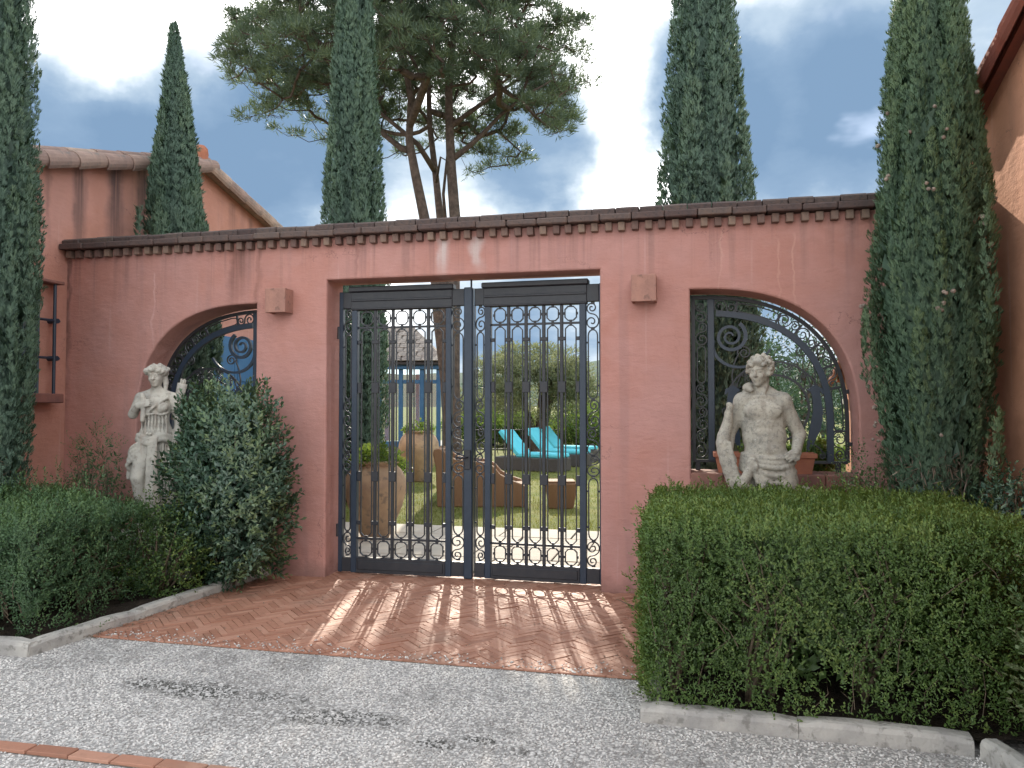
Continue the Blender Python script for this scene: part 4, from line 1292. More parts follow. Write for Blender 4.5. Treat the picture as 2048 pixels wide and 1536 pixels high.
#@@STATUES
# ================================================================== statues (one continuous carved surface each)
class Carve:
    def __init__(s, lo, hi, h):
        s.lo = np.array(lo); s.h = h
        s.n = np.ceil((np.array(hi) - s.lo) / h).astype(int) + 1
        s.D = np.full(s.n, 0.2, dtype=np.float32)

    def _apply(s, lo, hi, fn, k, op):
        i0 = np.maximum(np.floor((np.array(lo) - s.lo) / s.h).astype(int), 0)
        i1 = np.minimum(np.ceil((np.array(hi) - s.lo) / s.h).astype(int) + 1, s.n)
        if np.any(i1 <= i0): return
        ax = [s.lo[a] + s.h * np.arange(i0[a], i1[a]) for a in range(3)]
        X, Y, Z = np.meshgrid(*ax, indexing='ij')
        d = fn(X, Y, Z)
        sl = tuple(slice(i0[a], i1[a]) for a in range(3)); a = s.D[sl]
        if op == '+':
            t = np.clip(0.5 + 0.5 * (a - d) / k, 0, 1); s.D[sl] = a * (1 - t) + d * t - k * t * (1 - t)
        else:
            b = -d; t = np.clip(0.5 - 0.5 * (a - b) / k, 0, 1); s.D[sl] = a * (1 - t) + b * t + k * t * (1 - t)

    def E(s, c, r, k=0.02, rot=None, op='+'):
        c = np.array(c); r = np.array(r); m = r.max() + k + 4 * s.h
        Rm = np.array(Matrix.Rotation(R(rot[2]), 3, 'Z') @ Matrix.Rotation(R(rot[1]), 3, 'Y') @ Matrix.Rotation(R(rot[0]), 3, 'X')) if rot else np.eye(3)

        def fn(X, Y, Z):
            p = np.stack([X - c[0], Y - c[1], Z - c[2]], -1) @ Rm
            k0 = np.sqrt(((p / r) ** 2).sum(-1)); k1 = np.sqrt(((p / r ** 2) ** 2).sum(-1)) + 1e-9
            return k0 * (k0 - 1) / k1
        s._apply(c - m, c + m, fn, k, op)

    def C(s, a, b, ra, rb, k=0.02, op='+'):
        a = np.array(a, float); b = np.array(b, float); m = max(ra, rb) + k + 4 * s.h; ab = b - a; L2 = (ab ** 2).sum() + 1e-12

        def fn(X, Y, Z):
            t = np.clip(((X - a[0]) * ab[0] + (Y - a[1]) * ab[1] + (Z - a[2]) * ab[2]) / L2, 0, 1)
            return np.sqrt((X - a[0] - t * ab[0]) ** 2 + (Y - a[1] - t * ab[1]) ** 2 + (Z - a[2] - t * ab[2]) ** 2) - (ra + (rb - ra) * t)
        s._apply(np.minimum(a, b) - m, np.maximum(a, b) + m, fn, k, op)

    def path(s, pts, rad, k=0.015, op='+'):
        if isinstance(rad, (int, float)): rad = [rad] * len(pts)
        # smooth the path with Catmull-Rom
        P = np.array(pts, float); Rr = np.array(rad, float); out = []; ro = []
        n = len(P)
        for i in range(n - 1):
            p0, p1, p2, p3 = P[max(i - 1, 0)], P[i], P[i + 1], P[min(i + 2, n - 1)]
            for t in (0, 0.34, 0.67):
                out.append(0.5 * ((2 * p1) + (-p0 + p2) * t + (2 * p0 - 5 * p1 + 4 * p2 - p3) * t * t + (-p0 + 3 * p1 - 3 * p2 + p3) * t ** 3)); ro.append(Rr[i] + (Rr[i + 1] - Rr[i]) * t)
        out.append(P[-1]); ro.append(Rr[-1])
        for i in range(len(out) - 1): s.C(out[i], out[i + 1], ro[i], ro[i + 1], k, op)

    def F(s, lo, hi, fn, k=0.02, op='+'): s._apply(lo, hi, fn, k, op)

    def mesh(s, name):
        D = s.D; S = D < 0
        nx, ny, nz = D.shape
        cor = [(0, 0, 0), (1, 0, 0), (0, 1, 0), (1, 1, 0), (0, 0, 1), (1, 0, 1), (0, 1, 1), (1, 1, 1)]

        def sl(A, c): return A[c[0]:nx - 1 + c[0], c[1]:ny - 1 + c[1], c[2]:nz - 1 + c[2]]
        cnt = sum(sl(S, c).astype(np.int8) for c in cor)
        mask = (cnt > 0) & (cnt < 8)
        ids = -np.ones(mask.shape, dtype=np.int64); I = np.argwhere(mask); ids[mask] = np.arange(len(I))
        pos = np.zeros((len(I), 3)); num = np.zeros(len(I))
        for a in range(8):
            for b in range(a + 1, 8):
                ca, cb = np.array(cor[a]), np.array(cor[b])
                if np.abs(ca - cb).sum() != 1: continue
                da = D[I[:, 0] + ca[0], I[:, 1] + ca[1], I[:, 2] + ca[2]]; db = D[I[:, 0] + cb[0], I[:, 1] + cb[1], I[:, 2] + cb[2]]
                cr = (da < 0) != (db < 0)
                t = np.where(cr, da / np.where(cr, da - db, 1), 0)
                pos += cr[:, None] * (ca + (cb - ca) * t[:, None]); num += cr
        V = s.lo + s.h * (I + pos / num[:, None])
        Fs = []
        for ax in range(3):
            o1, o2 = [(1, 2), (2, 0), (0, 1)][ax]
            a = [slice(0, nx), slice(0, ny), slice(0, nz)]; b = list(a)
            a[ax] = slice(0, D.shape[ax] - 1); b[ax] = slice(1, D.shape[ax])
            ch = S[tuple(a)] != S[tuple(b)]
            E_ = np.argwhere(ch); E_ = E_[(E_[:, o1] > 0) & (E_[:, o2] > 0) & (E_[:, o1] < D.shape[o1] - 1) & (E_[:, o2] < D.shape[o2] - 1)]
            q = []
            for (u, v) in ((-1, -1), (0, -1), (0, 0), (-1, 0)):
                c = E_.copy(); c[:, o1] += u; c[:, o2] += v; q.append(ids[c[:, 0], c[:, 1], c[:, 2]])
            q = np.stack(q, 1); fl = ~S[E_[:, 0], E_[:, 1], E_[:, 2]]; q[fl] = q[fl][:, ::-1]; Fs.append(q)
        Fq = np.concatenate(Fs); Fq = Fq[(Fq >= 0).all(1)]
        return np_mesh(name, V, Fq, smooth=True)


def face(c, hc, s, turn, tilt):
    """nose, brows, eye sockets, lips, chin and ears on a head centred at hc; the face looks along -y before turning"""
    Rm = Matrix.Rotation(R(turn), 3, 'Z') @ Matrix.Rotation(R(tilt), 3, 'X')

    def w(p): return tuple(np.array(hc) + np.array(Rm @ Vector(p)) * s)
    c.E(hc, (0.072 * s, 0.090 * s, 0.095 * s), 0.01, (tilt, 0, turn))
    c.E(w((0, -0.028, -0.045)), (0.056 * s, 0.066 * s, 0.070 * s), 0.02, (tilt, 0, turn))
    c.E(w((0, -0.066, -0.098)), (0.024 * s, 0.022 * s, 0.020 * s), 0.02)
    for sx in (-1, 1):
        c.E(w((sx * 0.029, -0.098, 0.000)), (0.019 * s, 0.017 * s, 0.014 * s), 0.010, None, '-')
        c.E(w((sx * 0.029, -0.080, -0.001)), (0.015 * s, 0.012 * s, 0.009 * s), 0.004)
        c.C(w((sx * 0.010, -0.092, 0.018)), w((sx * 0.050, -0.074, 0.019)), 0.008 * s, 0.006 * s, 0.008)
        c.E(w((sx * 0.036, -0.070, -0.034)), (0.020 * s, 0.018 * s, 0.018 * s), 0.015)
        c.E(w((sx * 0.071, 0.008, -0.014)), (0.010 * s, 0.018 * s, 0.028 * s), 0.006)
    c.C(w((0, -0.090, 0.014)), w((0, -0.111, -0.032)), 0.008 * s, 0.0115 * s, 0.006)
    for sx in (-1, 1): c.E(w((sx * 0.011, -0.099, -0.034)), (0.008 * s, 0.009 * s, 0.007 * s), 0.004)
    c.E(w((0, -0.091, -0.058)), (0.021 * s, 0.010 * s, 0.0055 * s), 0.003)
    c.E(w((0, -0.089, -0.071)), (0.017 * s, 0.010 * s, 0.0065 * s), 0.003)
    c.C(w((-0.018, -0.103, -0.0645)), w((0.018, -0.103, -0.0645)), 0.0035 * s, 0.0035 * s, 0.002, '-')
    return w


def hand(c, wrist, knuck, curl, nrm, s=1.0):
    """palm from wrist to knuckles, four curled fingers of unequal length and a thumb off the side"""
    wv, kv, cv, nv = (Vector(p) for p in (wrist, knuck, curl, nrm))
    d = (kv - wv).normalized(); side = d.cross(nv).normalized()
    c.E(tuple((wv + kv) / 2), (0.030 * s, 0.030 * s, 0.030 * s), 0.02)
    for i, (o, l) in enumerate(((-0.030, 0.85), (-0.010, 1.0), (0.010, 0.95), (0.029, 0.75))):
        a = wv + side * o * s * 0.8; b = kv + side * o * s; e = b + (d * 0.55 + cv * 0.45).normalized() * 0.034 * l * s; g = e + (d * 0.1 + cv).normalized() * 0.030 * l * s
        c.C(a, b, 0.014 * s, 0.011 * s, 0.008); c.C(b, e, 0.0105 * s, 0.0095 * s, 0.003); c.C(e, g, 0.0095 * s, 0.0075 * s, 0.003)
    t0 = wv * 0.7 + kv * 0.3 - side * 0.030 * s; t1 = t0 - side * 0.020 * s + d * 0.026 * s; t2 = t1 + d * 0.024 * s + cv * 0.012 * s
    c.C(t0, t1, 0.014 * s, 0.012 * s, 0.008); c.C(t1, t2, 0.0115 * s, 0.009 * s, 0.004)


def statue_youth():
    c = Carve((-0.42, -0.26, -0.01), (0.42, 0.26, 1.66), 0.0078)
    # legs
    for (sx, kx, ky, ax, ay) in ((-1, -0.095, -0.035, -0.085, 0.02), (1, 0.125, -0.055, 0.120, 0.06)):
        c.C((sx * 0.085, 0, 0.80), (kx, ky, 0.45), 0.100, 0.062, 0.03); c.C((kx, ky, 0.45), (ax, ay, 0.07), 0.060, 0.036, 0.02)
        c.E((kx * 1.0, ay * 0.6 + 0.02, 0.33), (0.052, 0.058, 0.11), 0.02); c.E((ax, ay - 0.06, 0.03), (0.042, 0.095, 0.032), 0.02)
    # trunk of the body
    c.E((0, 0.0, 0.83), (0.165, 0.112, 0.115), 0.03); c.E((-0.012, -0.005, 0.985), (0.160, 0.098, 0.16), 0.05)
    c.E((-0.025, 0.005, 1.165), (0.158, 0.106, 0.160), 0.05); c.E((-0.027, 0.03, 1.245), (0.150, 0.075, 0.070), 0.04)
    for sx in (-1, 1):
        c.E((-0.025 + sx * 0.070, -0.078, 1.190), (0.070, 0.030, 0.054), 0.025); c.E((-0.022 + sx * 0.118, 0.02, 1.10), (0.04, 0.07, 0.12), 0.03)
        for z, r_ in ((1.09, 0.032), (1.03, 0.030), (0.965, 0.034)): c.E((-0.018 + sx * 0.034, -0.080, z), (0.030, 0.019, r_ * 0.8), 0.018)
        c.C((-0.030 + sx * 0.030, 0.025, 1.365), (-0.028 + sx * 0.140, 0.015, 1.268), 0.030, 0.046, 0.04)
        c.C((-0.028 + sx * 0.02, -0.062, 1.298), (-0.028 + sx * 0.12, -0.035, 1.292), 0.010, 0.012, 0.018)
        c.C((sx * 0.10, -0.085, 0.94), (sx * 0.05, -0.10, 0.865), 0.010, 0.010, 0.012, '-')
    c.C((-0.025, -0.108, 1.26), (-0.012, -0.112, 0.90), 0.006, 0.006, 0.012, '-'); c.E((0.002, -0.104, 0.925), (0.008, 0.012, 0.008), 0.004, None, '-')
    c.E((0.0, -0.05, 0.90), (0.10, 0.06, 0.06), 0.03)
    # neck and head, turned to his right and down
    c.C((-0.028, 0.025, 1.26), (-0.036, 0.0, 1.43), 0.058, 0.050, 0.025)
    c.C((0.02, 0.0, 1.43), (-0.026, -0.062, 1.30), 0.012, 0.010, 0.02)
    hc = (-0.042, -0.016, 1.497); w = face(c, hc, 1.0, -24, 8)
    rg = np.random.default_rng(3)
    for i in range(150):
        a = rg.uniform(0, 2 * np.pi); e = math.asin(rg.uniform(-0.45, 1.0))
        p = Vector((math.cos(e) * math.cos(a) * 0.086, math.cos(e) * math.sin(a) * 0.094 + 0.010, math.sin(e) * 0.098 + 0.012))
        if p.y < -0.042 and p.z < 0.048: continue
        if p.y < -0.02 and p.z < -0.012: continue
        r_ = rg.uniform(0.013, 0.024); c.E(w(p * rg.uniform(0.97, 1.08)), (r_, r_, r_ * rg.uniform(0.7, 1.1)), 0.002)
    for i in range(8):
        x = -0.062 + i * 0.0175; c.E(w((x, -0.070 - 0.018 * (1 - (x / 0.07) ** 2) + rg.uniform(-.006, .006), 0.060 + rg.uniform(-.020, .016))), (0.015, 0.014, 0.017), 0.002)
    # his right arm (left in view) hangs behind the stump
    c.C((-0.172, 0.01, 1.255), (-0.255, 0.03, 1.05), 0.059, 0.050, 0.03); c.E((-0.172, 0.008, 1.262), (0.054, 0.058, 0.060), 0.04)
    c.C((-0.262, 0.03, 1.05), (-0.275, -0.04, 0.88), 0.045, 0.033, 0.015); hand(c, (-0.272, -0.045, 0.88), (-0.262, -0.075, 0.815), (0.3, -0.3, -0.9), (0.6, -0.7, 0.2), 0.95)
    # left arm, hand on the hip
    c.C((0.125, 0.01, 1.255), (0.242, 0.055, 1.01), 0.060, 0.050, 0.03); c.E((0.125, 0.008, 1.262), (0.054, 0.058, 0.060), 0.04)
    c.C((0.242, 0.055, 1.01), (0.212, -0.045, 0.895), 0.050, 0.036, 0.015); hand(c, (0.222, -0.055, 0.89), (0.178, -0.10, 0.862), (-0.85, -0.1, -0.5), (0.3, -0.9, 0.3), 0.95)
    # clasp and bunched strap on the shoulder
    c.path([(-0.12, 0.06, 1.30), (-0.135, 0.0, 1.365), (-0.105, -0.05, 1.345)], [0.03, 0.032, 0.018], 0.01)
    c.E((-0.118, 0.0, 1.385), (0.03, 0.03, 0.022), 0.008)
    # tree stump
    c.path([(-0.20, 0.0, 0.0), (-0.195, -0.05, 0.30), (-0.19, -0.07, 0.52), (-0.265, -0.085, 0.74), (-0.315, -0.07, 0.94), (-0.285, -0.06, 1.08), (-0.268, -0.075, 1.19)], [0.085, 0.065, 0.058, 0.055, 0.052, 0.038, 0.022], 0.015)
    c.path([(-0.285, -0.06, 1.16), (-0.262, -0.08, 1.215), (-0.272, -0.085, 1.235)], [0.022, 0.024, 0.020], 0.008)
    for i in range(7): c.path([(-0.20 + 0.03 * math.cos(i), -0.10, 0.35 + 0.01 * i), (-0.235 + 0.035 * math.cos(i * 1.3), -0.135, 0.66), (-0.30 + 0.04 * math.sin(i * 1.7), -0.118, 0.95)], 0.008, 0.008)
    # drapery: band round the hips, swags and knot, fall over his left thigh
    def band(z0, z1, rx, ry, r_, k=0.012, a0=190, a1=350):
        P = [];
        for i in range(9):
            a = R(a0 + (a1 - a0) * i / 8); P.append((rx * math.cos(a), ry * math.sin(a), z0 + (z1 - z0) * i / 8 - 0.02 * math.sin(math.pi * i / 8)))
        c.path(P, r_, k)
    for i in range(5): band(0.862 - i * 0.026, 0.845 - i * 0.040, 0.178 + 0.004 * i, 0.120 + 0.006 * i, 0.0155)
    for i in range(6):   # swags from the knot to the left hip
        t = i / 5; c.path([(-0.10, -0.145, 0.79 - 0.012 * i), (-0.02 + 0.02 * t, -0.158 - 0.01 * t, 0.775 - 0.050 * i), (0.10, -0.140, 0.765 - 0.058 * i), (0.200, -0.04, 0.80 - 0.062 * i)], [0.013, 0.016, 0.017, 0.014], 0.010)
    c.E((0.12, -0.035, 0.63), (0.105, 0.115, 0.18), 0.03); c.E((0.02, 0.02, 0.66), (0.15, 0.09, 0.14), 0.03)
    for i in range(5): c.path([(0.02 + 0.035 * i, -0.125, 0.60 - 0.01 * i), (0.05 + 0.035 * i, -0.135 + 0.012 * i, 0.48), (0.09 + 0.03 * i, -0.10 + 0.02 * i, 0.36)], [0.012, 0.013, 0.008], 0.010)
    c.E((-0.112, -0.150, 0.800), (0.040, 0.032, 0.048), 0.012, (0, 25, 0)); c.E((-0.085, -0.165, 0.775), (0.024, 0.022, 0.035), 0.006)
    c.path([(-0.12, -0.15, 0.77), (-0.15, -0.155, 0.70), (-0.175, -0.15, 0.645), (-0.14, -0.15, 0.62)], [0.03, 0.034, 0.036, 0.02], 0.01)
    c.path([(-0.10, -0.15, 0.77), (-0.06, -0.14, 0.66), (-0.03, -0.13, 0.58)], [0.02, 0.028, 0.014], 0.01)
    # rock support and plinth
    c.E((0.12, 0.10, 0.30), (0.12, 0.09, 0.34), 0.03); c.E((0.25, 0.02, 0.58), (0.075, 0.06, 0.045), 0.03, (0, -10, 0)); c.C((0.25, 0.03, 0.56), (0.16, 0.1, 0.2), 0.05, 0.08, 0.03)
    c.F((-0.36, -0.2, -0.02), (0.36, 0.2, 0.05), lambda X, Y, Z: np.maximum(np.maximum(np.abs(X) - 0.32, np.abs(Y) - 0.19), np.abs(Z - 0.015) - 0.02), 0.01)
    return c.mesh('figure')


def statue_woman():
    c = Carve((-0.36, -0.28, -0.01), (0.36, 0.28, 1.60), 0.0078)
    # skirt with deep vertical folds, open over her right leg
    def skirt(X, Y, Z):
        t = np.clip((0.90 - Z) / 0.90, 0, 1)
        cx = 0.03 * t + 0.005; rx = 0.135 + 0.05 * t; ry = 0.105 + 0.055 * t
        th = np.arctan2((Y) / ry, (X - cx) / rx)
        fold = 0.016 * t ** 0.5 * np.cos(17 * th + 3 * np.sin(3 * th) + 2.0 * t) + 0.008 * np.cos(31 * th + 1.0)
        rr = np.sqrt(((X - cx) / rx) ** 2 + (Y / ry) ** 2)
        d = (rr - 1) * np.minimum(rx, ry) - fold
        return np.maximum(d * 0.8, np.maximum(Z - 0.91, 0.005 - Z))
    c.F((-0.30, -0.26, -0.01), (0.34, 0.26, 0.95), skirt, 0.02)
    # opening carved for the bare leg
    c.E((-0.17, -0.17, 0.38), (0.105, 0.12, 0.36), 0.03, (0, 8, 0), '-')
    c.C((-0.075, -0.03, 0.82), (-0.135, -0.105, 0.50), 0.085, 0.058, 0.02); c.C((-0.135, -0.105, 0.50), (-0.095, -0.045, 0.10), 0.056, 0.033, 0.015)
    c.E((-0.125, -0.055, 0.37), (0.046, 0.052, 0.10), 0.02); c.E((-0.100, -0.105, 0.045), (0.040, 0.090, 0.030), 0.02); c.E((0.05, -0.19, 0.045), (0.040, 0.075, 0.030), 0.015)
    # flying hem on her right hip
    for i in range(4): c.path([(-0.06, -0.10, 0.83 - 0.02 * i), (-0.14, -0.10, 0.80 - 0.035 * i), (-0.195 - 0.012 * i, -0.06, 0.765 - 0.05 * i), (-0.225 + 0.012 * i, -0.02, 0.71 - 0.055 * i)], [0.016, 0.018, 0.016, 0.010], 0.012)
    c.path([(-0.20, 0.0, 0.62), (-0.225, -0.01, 0.50)], [0.03, 0.022], 0.02)
    for i in range(5): c.path([(-0.03 + 0.015 * i, -0.128 - 0.006 * i, 0.86), (-0.045 + 0.02 * i, -0.145 - 0.006 * i, 0.55), (-0.035 + 0.03 * i, -0.165, 0.10)], [0.011, 0.014, 0.016], 0.010)
    # torso
    c.E((0, 0, 0.92), (0.138, 0.105, 0.10), 0.03); c.E((0, -0.005, 1.03), (0.112, 0.085, 0.14), 0.04); c.E((0, 0.0, 1.145), (0.128, 0.088, 0.12), 0.04)
    c.E((0, 0.02, 1.215), (0.135, 0.065, 0.055), 0.03)
    for sx in (-1, 1): c.E((sx * 0.058, -0.072, 1.135), (0.052, 0.046, 0.050), 0.015)
    for sx in (-1, 1): c.C((sx * 0.04, 0.01, 1.285), (sx * 0.135, 0.005, 1.235), 0.030, 0.040, 0.025)
    # tunic folds and girdle
    for sx in (-1, 1): c.path([(sx * 0.11, -0.05, 1.085), (sx * 0.06, -0.108, 1.072), (0.0, -0.100, 1.085)], 0.006, 0.014)
    for i in range(8): c.path([(-0.10 + 0.028 * i, -0.080 - 0.028 * math.sin(math.pi * i / 7), 1.06), (-0.11 + 0.031 * i, -0.085 - 0.032 * math.sin(math.pi * i / 7), 0.87)], [0.007, 0.010], 0.012)
    c.path([(0.13, -0.02, 1.25), (0.05, -0.095, 1.19), (-0.05, -0.108, 1.10), (-0.11, -0.05, 1.02)], [0.016, 0.014, 0.014, 0.014], 0.01)
    P = []
    for i in range(13):
        a = R(180 + 180 * i / 12); P.append((0.150 * math.cos(a), 0.126 * math.sin(a), 0.868 + 0.018 * math.sin(i)))
    c.path(P, 0.020, 0.010); c.path([(p[0] * 1.02, p[1] * 1.03, p[2] - 0.036) for p in P], 0.022, 0.012)
    for x in (-0.05, -0.02): c.E((x, -0.145, 0.90), (0.014, 0.012, 0.016), 0.004)
    # neck, head with wreath
    c.C((0, 0.015, 1.24), (-0.004, 0.0, 1.36), 0.050, 0.043, 0.02)
    hc = (-0.004, -0.010, 1.430); w = face(c, hc, 0.88, -8, 4)
    rg = np.random.default_rng(5)
    c.E(w((0, 0.02, 0.035)), (0.082, 0.090, 0.070), 0.01)
    for i in range(110):
        a = rg.uniform(0, 2 * np.pi); e = math.asin(rg.uniform(-0.2, 0.95))
        p = Vector((math.cos(e) * math.cos(a) * 0.096, math.cos(e) * math.sin(a) * 0.100 + 0.016, math.sin(e) * 0.085 + 0.030))
        if p.y < -0.04 and p.z < 0.05: continue
        r_ = rg.uniform(0.012, 0.020); c.E(w(p), (r_, r_, r_), 0.004)
    for i in range(30):
        a = 2 * math.pi * i / 30; r0 = 0.104 + 0.008 * (i % 2)
        c.E(w((r0 * math.cos(a), 0.015 + r0 * math.sin(a), 0.052 + 0.012 * math.sin(3 * a) + (0.008 if i % 2 else -0.006))), (0.017, 0.017, 0.019), 0.004)
    c.path([w((0.07, 0.04, -0.01)), w((0.085, 0.03, -0.08)), w((0.09, 0.0, -0.15))], [0.024, 0.022, 0.012], 0.01)
    # her right arm folded up to the breast, hand holding a scroll end
    c.C((-0.140, 0.0, 1.225), (-0.195, -0.02, 1.075), 0.046, 0.040, 0.02); c.C((-0.195, -0.02, 1.075), (-0.135, -0.120, 1.155), 0.040, 0.029, 0.015)
    hand(c, (-0.130, -0.125, 1.158), (-0.070, -0.140, 1.175), (0.6, 0.6, -0.1), (0.1, -0.9, 0.3), 0.92)
    c.path([(-0.095, -0.120, 1.02), (-0.085, -0.130, 1.16), (-0.098, -0.125, 1.25)], [0.020, 0.022, 0.022], 0.006)
    # her left arm down, hidden in the bush
    c.C((0.140, 0.0, 1.225), (0.190, 0.03, 1.00), 0.046, 0.039, 0.02); c.C((0.190, 0.03, 1.00), (0.165, -0.04, 0.83), 0.038, 0.028, 0.015); hand(c, (0.165, -0.045, 0.825), (0.150, -0.065, 0.765), (-0.4, 0, -0.9), (0.8, -0.5, 0), 0.92)
    # drape over the left shoulder
    for i in range(4): c.path([(0.10 + 0.02 * i, -0.05, 1.265), (0.135 + 0.02 * i, -0.05 - 0.004 * i, 1.18), (0.15 + 0.018 * i, -0.03, 1.09)], 0.011, 0.010)
    c.F((-0.24, -0.24, -0.02), (0.30, 0.24, 0.05), lambda X, Y, Z: np.maximum(np.maximum(np.abs(X - 0.02) - 0.25, np.abs(Y) - 0.22), np.abs(Z - 0.012) - 0.02), 0.01)
    return c.mesh('figure')


def quiver():
    mb = MB(); a, b = Vector((0.13, 0.12, 1.02)), Vector((0.205, 0.09, 1.36))
    mb.tube([a, a + (b - a) * 0.55, b], [0.030, 0.038, 0.044], 12)
    d = (b - a).normalized()
    for k in range(5):
        q = b + Vector((0.018 * math.cos(k * 1.26), 0.018 * math.sin(k * 1.26), 0)); mb.tube([q - d * 0.02, q + d * (0.035 + 0.012 * (k % 2))], 0.010, 6)
    return mb


def statues():
    for (lab, loc, rz, fig, mat, zp) in (
            ('grey lichened stone statue of a bare-chested youth with draped hips and tree stump', (0.575, -0.47, 0.375), R(-2), statue_youth, M['stone'], 0.375),
            ('pale stone statue of a wreathed woman in a long draped robe with quiver', (-4.775, -0.42, 0.45), R(27), statue_woman, M['stone_pale'], 0.45)):
        root = empty('garden_statue', (loc[0], loc[1], 0), rz); tag(root, lab, 'statue', 'stone statues before the arched openings')
        link_mesh('figure', fig(), mat, root, (0, 0, zp))
        b = MB(); b.cbox(-0.36, 0.36, -0.24, 0.24, 0.04, 0.13, 0.012); b.cbox(-0.30, 0.30, -0.20, 0.20, 0.13, zp - 0.055, 0.01); b.cbox(-0.345, 0.345, -0.235, 0.235, zp - 0.055, zp + 0.001, 0.012)
        b.build('pedestal', mat, root)
        if fig is statue_woman: quiver().build('quiver', mat, root, True, (0, 0, zp))


statues()

#@@PLANTS
# ================================================================== foliage
def unit(v): return v / (np.linalg.norm(v, axis=-1, keepdims=True) + 1e-12)


def leaf_geo(P, T, L, W, rg, fold=0.25, mid=0.45, up=None, upw=0.0):
    """folded diamond leaves: base P, direction T, length L, width W -> V (n*4,3), F (n*2,3)"""
    n = len(P); T = unit(T)
    q = rg.normal(size=(n, 3))
    if up is not None: q = q * (1 - upw) + np.array(up) * upw * 2
    S = unit(np.cross(T, q)); N_ = np.cross(S, T)
    L = np.broadcast_to(L, (n,))[:, None]; W = np.broadcast_to(W, (n,))[:, None]
    V = np.empty((n, 4, 3))
    V[:, 0] = P; V[:, 2] = P + T * L
    m = P + T * L * mid + N_ * W * fold
    V[:, 1] = m + S * W * 0.5; V[:, 3] = m - S * W * 0.5
    b = np.arange(n)[:, None] * 4
    F = np.concatenate([b + np.array([[0, 1, 2]]), b + np.array([[0, 2, 3]])], 1).reshape(-1, 3)
    return V.reshape(-1, 3), F


class Leaves:
    """collects leaves; N holds the direction the foliage surface faces, so a crown shades as one soft mass"""
    def __init__(s): s.V = []; s.F = []; s.r = []; s.N = []; s.n = 0

    def leaves(s, P, T, L, W, r, rg, nrm=None, **k):
        V, F = leaf_geo(P, T, L, W, rg, **k)
        s.V.append(V); s.F.append(F + s.n); s.r.append(np.repeat(r, 2)); s.n += len(V)
        s.N.append(np.repeat(np.zeros((len(P), 3)) if nrm is None else nrm, 4, axis=0))

    def sprigs(s, O, D, ln, m, L, W, r, rg, spread=0.9, jit=0.35, whorl=2.4, nrm=None):
        """each sprig: m leaves spiralling along a short stem, the last one at the tip"""
        n = len(O); D = unit(D)
        A = unit(np.cross(D, rg.normal(size=(n, 3)))); B = np.cross(D, A)
        ph = rg.uniform(0, 6.28, n)
        for k in range(m):
            t = (k + 0.5) / m
            a = ph + k * whorl
            rad = A * np.cos(a)[:, None] + B * np.sin(a)[:, None]
            sp = spread * (1 - 0.55 * t)
            T = D * (0.55 + 0.6 * t) + rad * sp + rg.normal(0, jit, (n, 3)) * 0.4
            nr = None if nrm is None else unit(nrm + 0.45 * rad)
            s.leaves(O + D * (ln * t)[:, None], T, L * rg.uniform(0.7, 1.15, n) * (1 - 0.25 * t), W * rg.uniform(0.75, 1.15, n), np.clip(r + rg.normal(0, 0.07, n) + 0.12 * t, 0, 1), rg, nrm=nr, up=(0, 0, 1), upw=0.35)

    def mesh(s, name, blend=0.62):
        V = np.concatenate(s.V); F = np.concatenate(s.F); N_ = np.concatenate(s.N)
        if not np.any(N_): return np_mesh(name, V, F, np.concatenate(s.r))
        fn = unit(np.cross(V[F[:, 1]] - V[F[:, 0]], V[F[:, 2]] - V[F[:, 0]])); want = N_[F[:, 0]]
        fl = (fn * want).sum(1) < 0
        F[fl] = F[fl][:, ::-1]; fn[fl] = -fn[fl]
        me = np_mesh(name, V, F, np.concatenate(s.r), smooth=True)
        ln = unit(fn * (1 - blend) + want * blend)
        me.normals_split_custom_set(np.repeat(ln, 3, axis=0).tolist())
        return me


def vnoise(P, sc, seed=0.0):
    """cheap smooth noise in -1..1 from summed sines"""
    x, y, z = (P * sc).T
    return (np.sin(1.7 * x + 2.3 * y + 0.6 * z + seed) * 0.4 + np.sin(2.9 * y - 1.3 * z + 1.1 * x + 1.7 * seed + 1.0) * 0.32 + np.sin(3.7 * z + 2.1 * x - 1.9 * y + 2.3 * seed + 2.0) * 0.28)


def prof_cypress(t, top_sharp=1.0, foot=0.75):
    """radius of a cypress at height fraction t"""
    a = np.clip((1 - t) / 0.62, 0, 1) ** (0.72 * top_sharp)
    b = foot + (1 - foot) * np.clip(t / 0.28, 0, 1) ** 0.8
    return a * b


